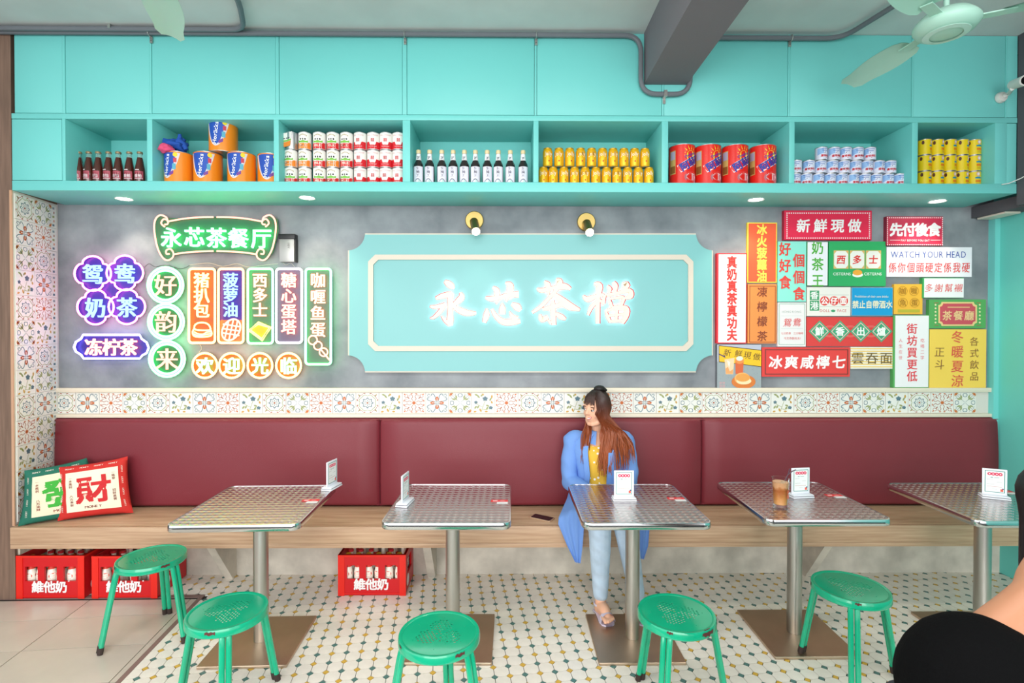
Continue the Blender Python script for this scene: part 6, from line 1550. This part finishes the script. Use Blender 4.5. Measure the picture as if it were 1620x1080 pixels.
# blue shirt coat
M_BLUE = mat('blue_cotton', '#6f97d8', .75, bump=.12, bscale=60)
def coat_shell(dr):
    P = []
    zz = [.50, .58, .66, .74, .82, .88, .925, .95, .968, .982]
    for z in zz:
        k = min(range(len(TR) - 1), key=lambda i: abs((TR[i][2] + TR[i + 1][2]) / 2 - z)); a, b_2 = TR[k], TR[k + 1]; t_ = max(0, min(1, (z - a[2]) / (b_2[2] - a[2])))
        rx, ry = a[3] + (b_2[3] - a[3]) * t_ + .022 + dr, a[4] + (b_2[4] - a[4]) * t_ + .02 + dr
        if z > .70 and z < .92: ry += .03
        if z > .95: rx, ry = .085 + (.985 - z) * 2.2 + dr, .07 + (.985 - z) * .8 + dr
        g0, g1 = (.52 if z < .9 else .45), (.16 if z < .9 else .3)
        row = []
        for i in range(41):
            th_ = g1 + .02 + (2 * pi - g0 - g1 - .02) * i / 40
            f_ = 1 + .03 * sin(th_ * 9 + z * 14) * (1 if z < .9 else .2)
            row.append((BX + rx * f_ * sin(th_), BY - .004 - ry * f_ * cos(th_), z))
        P.append(row)
    return P
ct = MB().use(M_BLUE); o_ = coat_shell(0); i_ = coat_shell(-.004); ct.grid(o_, True); ct.grid(i_)
for e in (0, 40): ct.grid([[o_[k][e], i_[k][e]] for k in range(len(o_))], e == 0)
ct.build('coat', wm, world=True, smooth=80)
sl = MB()
for sh_, el_, wr_, q in ((shL, elL, wrL, -1), (shR, elR, wrR, 1)):
    limb(sl, [sh_ + Vector((-q * .05, 0, .014)), sh_ + Vector((q * .002, 0, -.002)), (sh_ + el_) / 2 + Vector((q * .006, 0, 0)), el_], [.05, .060, .054, .05], 18)
    limb(sl, [el_, (el_ + wr_) / 2, wr_ + (el_ - wr_).normalized() * .045], [.053, .05, .04], 18)
def sfold(p):
    c = Vector((BX, BY, p.z)); d = (p - c); d.z = 0
    return p + d.normalized() * (.011 * noise.noise(Vector((p.x * 13, p.y * 13, p.z * 15 + p.x * 9))))
remeshed(sl, 'sleeves', wm, M_BLUE, .0065, 4, sfold)
def sheet(rows, name, fold=.006):
    n = 14; O = []
    for r_i, (a, b) in enumerate(rows):
        a, b = Vector(a), Vector(b); O.append([tuple(a.lerp(b, i / n) + Vector((0, -fold * sin(i * 1.3 + r_i * .5) - .002, 0))) for i in range(n + 1)])
    S_ = []
    for k in range(len(O) - 1):
        for s_ in range(4): S_.append([tuple(Vector(p).lerp(Vector(q), s_ / 4)) for p, q in zip(O[k], O[k + 1])])
    S_.append(O[-1]); B = [[(p[0], p[1] + .003, p[2] - .001) for p in row] for row in S_]
    m = MB().use(M_BLUE); m.grid(S_, True).grid(B); m.grid([[S_[-1][i], B[-1][i]] for i in range(n + 1)]); m.grid([[S_[k][0], B[k][0]] for k in range(len(S_))]); m.grid([[S_[k][n], B[k][n]] for k in range(len(S_))], True)
    m.build(name, wm, world=True, smooth=80)
q = lambda x, y, Y: W(x, y, Y)
sheet([((BX - .165, BY + .03, .66), (BX - .13, BY - .12, .66)), ((BX - .205, BY - .02, .56), (BX - .14, BY - .20, .62)), ((q(884, 802, 3.16).x, 3.17, .505), (q(921, 800, 3.14).x, 3.07, .60)), (q(883, 828, 3.135), q(924, 828, 3.10)), (q(897, 862, 3.125), q(921.5, 862, 3.105)), (q(910, 889, 3.12), q(918, 890.5, 3.11))], 'coat_tail')
sheet([((BX + .125, BY - .12, .66), (BX + .165, BY + .03, .66)), ((BX + .15, BY - .20, .61), (BX + .21, BY - .02, .56)), ((BX + .155, 3.10, .59), (BX + .235, 3.17, .50)), (q(1001, 838, 3.11), q(1027, 836, 3.135)), (q(1004, 862, 3.11), q(1025, 862, 3.13)), (q(1006, 882, 3.115), q(1018, 884, 3.13))], 'coat_tail')
# collar
m = MB().use(M_BLUE)
for q_ in (-1, 1):
    P = []
    for k in range(9):
        t_ = k / 8; th_ = .3 + (pi - .3) * t_; rx, ry = .062, .062
        base = Vector((BX - .004 + q_ * rx * sin(th_), BY - .004 - ry * cos(th_), .984 + .022 * t_)); dr = Vector((q_ * sin(th_), -cos(th_), 0)); drop = .05 * (1 - t_) + .028
        P.append([base + Vector((0, 0, .012)), base + dr * .012 + Vector((0, 0, .006)), base + dr * (.03 + .02 * (1 - t_)) - Vector((0, 0, drop - .012))])
    m.grid(P, q_ < 0)
m.build('collar', wm, world=True, smooth=80)
for q_, th0 in ((-1, -.42), (1, .14)):      # turned front edges
    m = MB().use(M_BLUE); P = []
    for row in coat_shell(.003):
        e = row[40] if q_ < 0 else row[0]; e = Vector(e); P.append([e + Vector((0, -.004, 0)), e + Vector((q_ * .03, .002, 0))])
    m.grid(P, q_ > 0); m.build('placket', wm, world=True, smooth=80)
# hair: scalp cap, long strands, clip
mh = bpy.data.materials.new('auburn_hair'); mh.use_nodes = True; nt = mh.node_tree; b = nt.nodes['Principled BSDF']; b.inputs['Roughness'].default_value = .42
tc = nt.nodes.new('ShaderNodeTexCoord'); sp = nt.nodes.new('ShaderNodeSeparateXYZ'); nz = nt.nodes.new('ShaderNodeTexNoise'); mp = nt.nodes.new('ShaderNodeMapping'); mp.inputs['Scale'].default_value = (160, 160, 4)
ma = nt.nodes.new('ShaderNodeMath'); ma.operation = 'MULTIPLY_ADD'; ma.inputs[1].default_value = .12; mr = nt.nodes.new('ShaderNodeMapRange'); mr.inputs[1].default_value = .50; mr.inputs[2].default_value = .86
rp = nt.nodes.new('ShaderNodeValToRGB'); e = rp.color_ramp.elements; e[0].color = (*lin('#a0522c'), 1); e[1].color = (*lin('#241512'), 1); e.new(.45).color = (*lin('#8a4426'), 1); e.new(.75).color = (*lin('#4a261a'), 1)
nt.links.new(tc.outputs['Object'], mp.inputs[0]); nt.links.new(mp.outputs[0], nz.inputs[0]); nt.links.new(tc.outputs['Object'], sp.inputs[0]); nt.links.new(nz.outputs[0], ma.inputs[0]); nt.links.new(sp.outputs[2], ma.inputs[2]); nt.links.new(ma.outputs[0], mr.inputs[0]); nt.links.new(mr.outputs[0], rp.inputs[0]); nt.links.new(rp.outputs[0], b.inputs[0])
def hair_cap(root, C, F_, S__, U_, m, k=1.075):
    n, mm_ = 40, 26; mb = MB().use(m); P = []
    for jn in range(mm_ + 1):
        th_ = pi * jn / mm_; P.append([(sin(th_) * sin(a), sin(th_) * cos(a), -cos(th_)) for a in [2 * pi * i / n for i in range(n + 1)]])
    V = [[head_pt(C, F_, S__, U_, d, k) + U_ * .003 - F_ * .002 for d in row] for row in P]
    base = len(mb.v)
    for row in V: mb.v += [tuple(p) for p in row]
    for i in range(mm_):
        for jn in range(n):
            d = P[i][jn]
            if d[1] > .30 and d[2] < .52: continue
            if d[1] > .0 and d[2] < -.25: continue
            if d[2] < -.75: continue
            a = base + i * (n + 1) + jn; mb.f.append((a, a + n + 1, a + n + 2, a + 1)); mb.mi.append(0)
    return mb
hc = hair_cap(wm, HC, Fd, Sd, Ud, mh); rnd = random.Random(11)
def strand(mb, dirs, tail, r0=.0072, wob=.004):
    pts = [head_pt(HC, Fd, Sd, Ud, Vector(d).normalized(), 1.10 + rnd.uniform(-.02, .03)) for d in dirs] + [Vector(t) + Vector((rnd.uniform(-wob, wob), rnd.uniform(-wob, wob), 0)) for t in tail]
    q = smoothpts([tuple(p) for p in pts], 4); n = len(q); mb.tube(q, [r0 * (1 - .88 * (i / n) ** 1.6) * (.5 if i == 0 else 1) for i in range(n)], 6, flatn=.6)
st = MB().use(mh)
for k in range(60):      # locks in front of and over the near ear
    u = rnd.random(); f0 = .10 + .42 * u
    st_pts = [head_pt(HC, Fd, Sd, Ud, Vector(d).normalized(), kk) for d, kk in (((.12, .3, 1), 1.07), ((.62, f0 + .25, .68), 1.10), ((.97, f0 + .08, .15), 1.12), ((.98, f0 - .02, -.3), 1.16))]
    fx = rnd.uniform(.0, .5); t_ = [Vector((W(949 + 24 * fx, 685, 3.25).x, 3.25, .99)), Vector((W(951 + 30 * fx, 700, 3.22).x, 3.225, .93)), Vector((W(956 + 26 * fx, 730, 3.21).x + rnd.uniform(-.01, .01), 3.215, rnd.uniform(.74, .86)))]
    qq = smoothpts([tuple(p) for p in st_pts + t_], 4); n_ = len(qq); st.tube(qq, [.0062 * (1 - .75 * (i / n_) ** 2) for i in range(n_)], 6, flatn=.6)
zt_ = HC.z
for k in range(210):      # near side (her left): thick curtain over ear and shoulder
    a = rnd.uniform(-.95, .55 if k % 3 else .95); top = (.15 * rnd.random() + .05, .25 + a * .2, 1)
    d1 = (.75, .35 + a * .5, .62); d2 = (1, .22 + a * .75, .12); d3 = (1, .18 + a * .8, -.35)
    fx = rnd.random(); xe = W(950 + 42 * fx + (14 * rnd.random() if fx > .6 else 0), 700, 3.23).x; Yf = 3.215 + .02 * rnd.random() + .03 * fx
    zl = rnd.uniform(.73, .84) if fx < .75 else rnd.uniform(.80, .9)
    xm = W(955 + 34 * fx, 685, 3.24).x
    strand(st, [top, d1, d2, d3], [(xm, Yf + .02, 1.0), (xe, Yf, .93), (xe + (-.03 if fx < .5 else .03) * rnd.random(), Yf + .0, zl)])
for k in range(45):      # far side behind the cheek onto her right shoulder
    a = rnd.uniform(-.9, .18); fx = rnd.random(); xe = W(920 + 14 * fx, 700, 3.26).x; Yf = 3.262 + .02 * rnd.random()
    strand(st, [(-.1, .2, 1), (-.8, .25 + a * .4, .55), (-1, .15 + a * .6, .0), (-.95, .05 + a * .6, -.4)], [(xe + .012, Yf + .03, .985), (xe, Yf, .93), (xe - .012 * rnd.random(), Yf, rnd.uniform(.80, .86))])
for k in range(40):      # back of the head
    a = rnd.uniform(-1, 1); strand(st, [(a * .3, .0, 1), (a * .8, -.5, .6), (a * .85, -.8, 0), (a * .7, -.75, -.5)], [(BX + a * .07 - .02, BY + .085, .96), (BX + a * .11, BY + .115, .86)])
for k in range(44):      # wispy fringe
    s0 = -.68 + 1.3 * (k + rnd.uniform(-.6, .6)) / 44; e_ = (s0 * 1.12 + rnd.uniform(-.03, .03), .9, rnd.uniform(.24, .42) - (.22 if abs(s0) > .45 else 0)); pts = [head_pt(HC, Fd, Sd, Ud, Vector(d).normalized(), kk) for d, kk in (((s0 * .3 + .05, .25, 1), 1.08), ((s0 * .8, .7, .75), 1.095), (e_, 1.06 + rnd.uniform(0, .02)))]
    qq = smoothpts([tuple(p) for p in pts], 5); w0 = rnd.uniform(.003, .005); st.tube(qq, [w0 * (1 - .85 * i / len(qq)) for i in range(len(qq))], 5)
hb = hc.build('hair', wm, world=True, smooth=80); st.build('hair_strands', hb, world=True, smooth=80, kind='stuff')
m = MB().use(mat('black_hair_bun', '#17110f', .5)); tp = head_pt(HC, Fd, Sd, Ud, Vector((.12, -.12, 1)).normalized(), 1.12)
m.ball(tp + Vector((0, 0, .004)), (.036, .032, .021), 16, 10); m.ball(tp + Vector((.036, .0, -.006)), (.013, .012, .011), 10, 8); m.ball(tp + Vector((.026, -.01, .0)), (.014, .012, .012), 10, 8)
m.build('hair_bun', hb, world=True, smooth=80)
# ---- the person in black near the camera
p2 = thing('person', 'person in a black wide-necked top seen from behind at the lower right', 'person', (1.13, 1.02, 0))
NX, NY = 1.19, 1.06
b2 = MB(); rings(b2, [(NX, NY, .44, .16, .12), (NX, NY, .54, .17, .125), (NX, NY - .01, .66, .14, .105), (NX, NY - .02, .80, .155, .11), (NX, NY - .02, .90, .165, .11), (NX, NY - .005, .955, .15, .085), (NX, NY + .0, .985, .075, .06)])
s1 = Vector((1.025, NY - .02, .915)); s2 = Vector((NX + .165, NY + .0, .915)); HC2 = Vector((NX + .112, NY + .06, 1.16))
limb(b2, [s1, (.97, 1.03, .78), (.98, 1.12, .67)], [.052, .045, .038]); limb(b2, [(.98, 1.12, .67), (1.03, 1.2, .62), (1.07, 1.27, .60)], [.038, .034, .024])
limb(b2, [s2, (1.41, 1.05, .78), (1.40, 1.14, .67)], [.052, .045, .038]); limb(b2, [(1.40, 1.14, .67), (1.34, 1.2, .62), (1.28, 1.27, .60)], [.038, .034, .024])
hand(b2, (1.08, 1.28, .6), (.2, .95, -.1), (0, 0, 1), 1, .35); hand(b2, (1.27, 1.28, .6), (-.2, .95, -.1), (0, 0, 1), -1, .35)
for q_ in (-1, 1):
    h_ = Vector((NX + q_ * .085, NY + .04, .545 - .02)); k_ = Vector((NX + q_ * .1 + .13, NY + .40, .51)); a_ = Vector((NX + q_ * .1 + .13, NY + .41, .10))
    limb(b2, [h_, (h_ + k_) / 2, k_], [.085, .074, .056]); limb(b2, [k_, k_ * .6 + a_ * .4, a_], [.056, .05, .031]); foot(b2, a_, a_ + Vector((0, .12, -.075)), q_)
limb(b2, [(NX - .12, NY - .01, .945), (NX - .05, NY, .985), (NX, NY + .0, 1.02)], [.045, .045, .05])
limb(b2, [(NX, NY + .0, .97), (NX + .005, NY + .015, 1.03), tuple(HC2 - Vector((0, .01, .06)))], [.056, .048, .048])
F2 = Vector((.15, 1, -.12)).normalized(); S2_ = Vector((-F2.y, F2.x, 0)).normalized(); U2 = Vector((0, 0, 1)); U2 = (U2 - F2 * U2.dot(F2)).normalized()
LF2 = head_skin(b2, HC2, F2, S2_, U2); remeshed(b2, 'body', p2, M_SKIN2, .006, 4); face_parts(p2, LF2, U2, F2)
g = MB(); rings(g, [(NX, NY, .445, .165, .125), (NX, NY, .54, .18, .135), (NX - .005, NY - .015, .66, .165, .125), (NX - .01, NY - .03, .80, .185, .135), (NX - .012, NY - .035, .875, .18, .13), (NX - .0, NY - .035, .915, .13, .09)])
limb(g, [(1.045, NY - .015, .925), (1.012, NY - .02, .90), (.975, 1.03, .80), (.975, 1.09, .70)], [.05, .078, .075, .052], 18); limb(g, [(1.34, NY - .01, .925), (1.37, NY - .0, .90), (1.41, 1.05, .80), (1.405, 1.11, .70)], [.05, .07, .07, .052], 18)
g.ball((1.02, NY - .03, .855), (.135, .12, .135), 18, 12); g.ball((1.0, NY - .02, .74), (.12, .11, .14), 18, 12)
remeshed(g, 'black_top', p2, mat('black_knit', '#0b0b0c', .95, bump=.3, bscale=160, spec=.08), .007, 5)
tr = MB()
for q_ in (-1, 1):
    h_ = Vector((NX + q_ * .085, NY + .04, .545 - .02)); k_ = Vector((NX + q_ * .1 + .13, NY + .40, .51)); a_ = Vector((NX + q_ * .1 + .13, NY + .41, .13)); limb(tr, [h_, (h_ + k_) / 2, k_], [.092, .082, .066]); limb(tr, [k_, k_ * .6 + a_ * .4, a_], [.066, .062, .052])
remeshed(tr, 'trousers', p2, flat('#2a2c34', .8), .008, 3)
mk = mat('black_hair', '#140e0e', .4); hk = hair_cap(p2, HC2, F2, S2_, U2, mk, 1.09)
for k in range(150):
    a = rnd.uniform(-2.3, 2.3); d0, d1, d2 = (sin(a) * .03, -cos(a) * .03, 1), (sin(a), -cos(a), .45), (sin(a), -cos(a), -.25)
    pts = [head_pt(HC2, F2, S2_, U2, Vector(d).normalized(), 1.1) for d in (d0, d1, d2)]; e_ = pts[-1] + Vector((rnd.uniform(-.006, .006), 0, -.12)); pts.append(e_)
    qq = smoothpts([tuple(p) for p in pts], 4); hk.tube(qq, [.008 * (1 - .6 * (i / len(qq)) ** 2) for i in range(len(qq))], 6)
hk.build('hair', p2, world=True, smooth=80)
for q_ in (-1, 1): MB().use(flat('#e8e8e8', .6)).slab([(NX + q_ * .1 + .085, NY + .365), (NX + q_ * .1 + .175, NY + .365), (NX + q_ * .1 + .172, NY + .60), (NX + q_ * .1 + .088, NY + .60)], .0015, .016).build('sandal', p2, world=True, bevel=.004)
p2.location = (1.046, 1.01, .02); p2.scale = (1.07, 1.07, 1.07)
sq = deepdup(prs, (1.11, 1.06, .0015), radians(50), 'green stool under the person in black at the lower right'); sq.scale = (1.0, 1.0, 1.08)
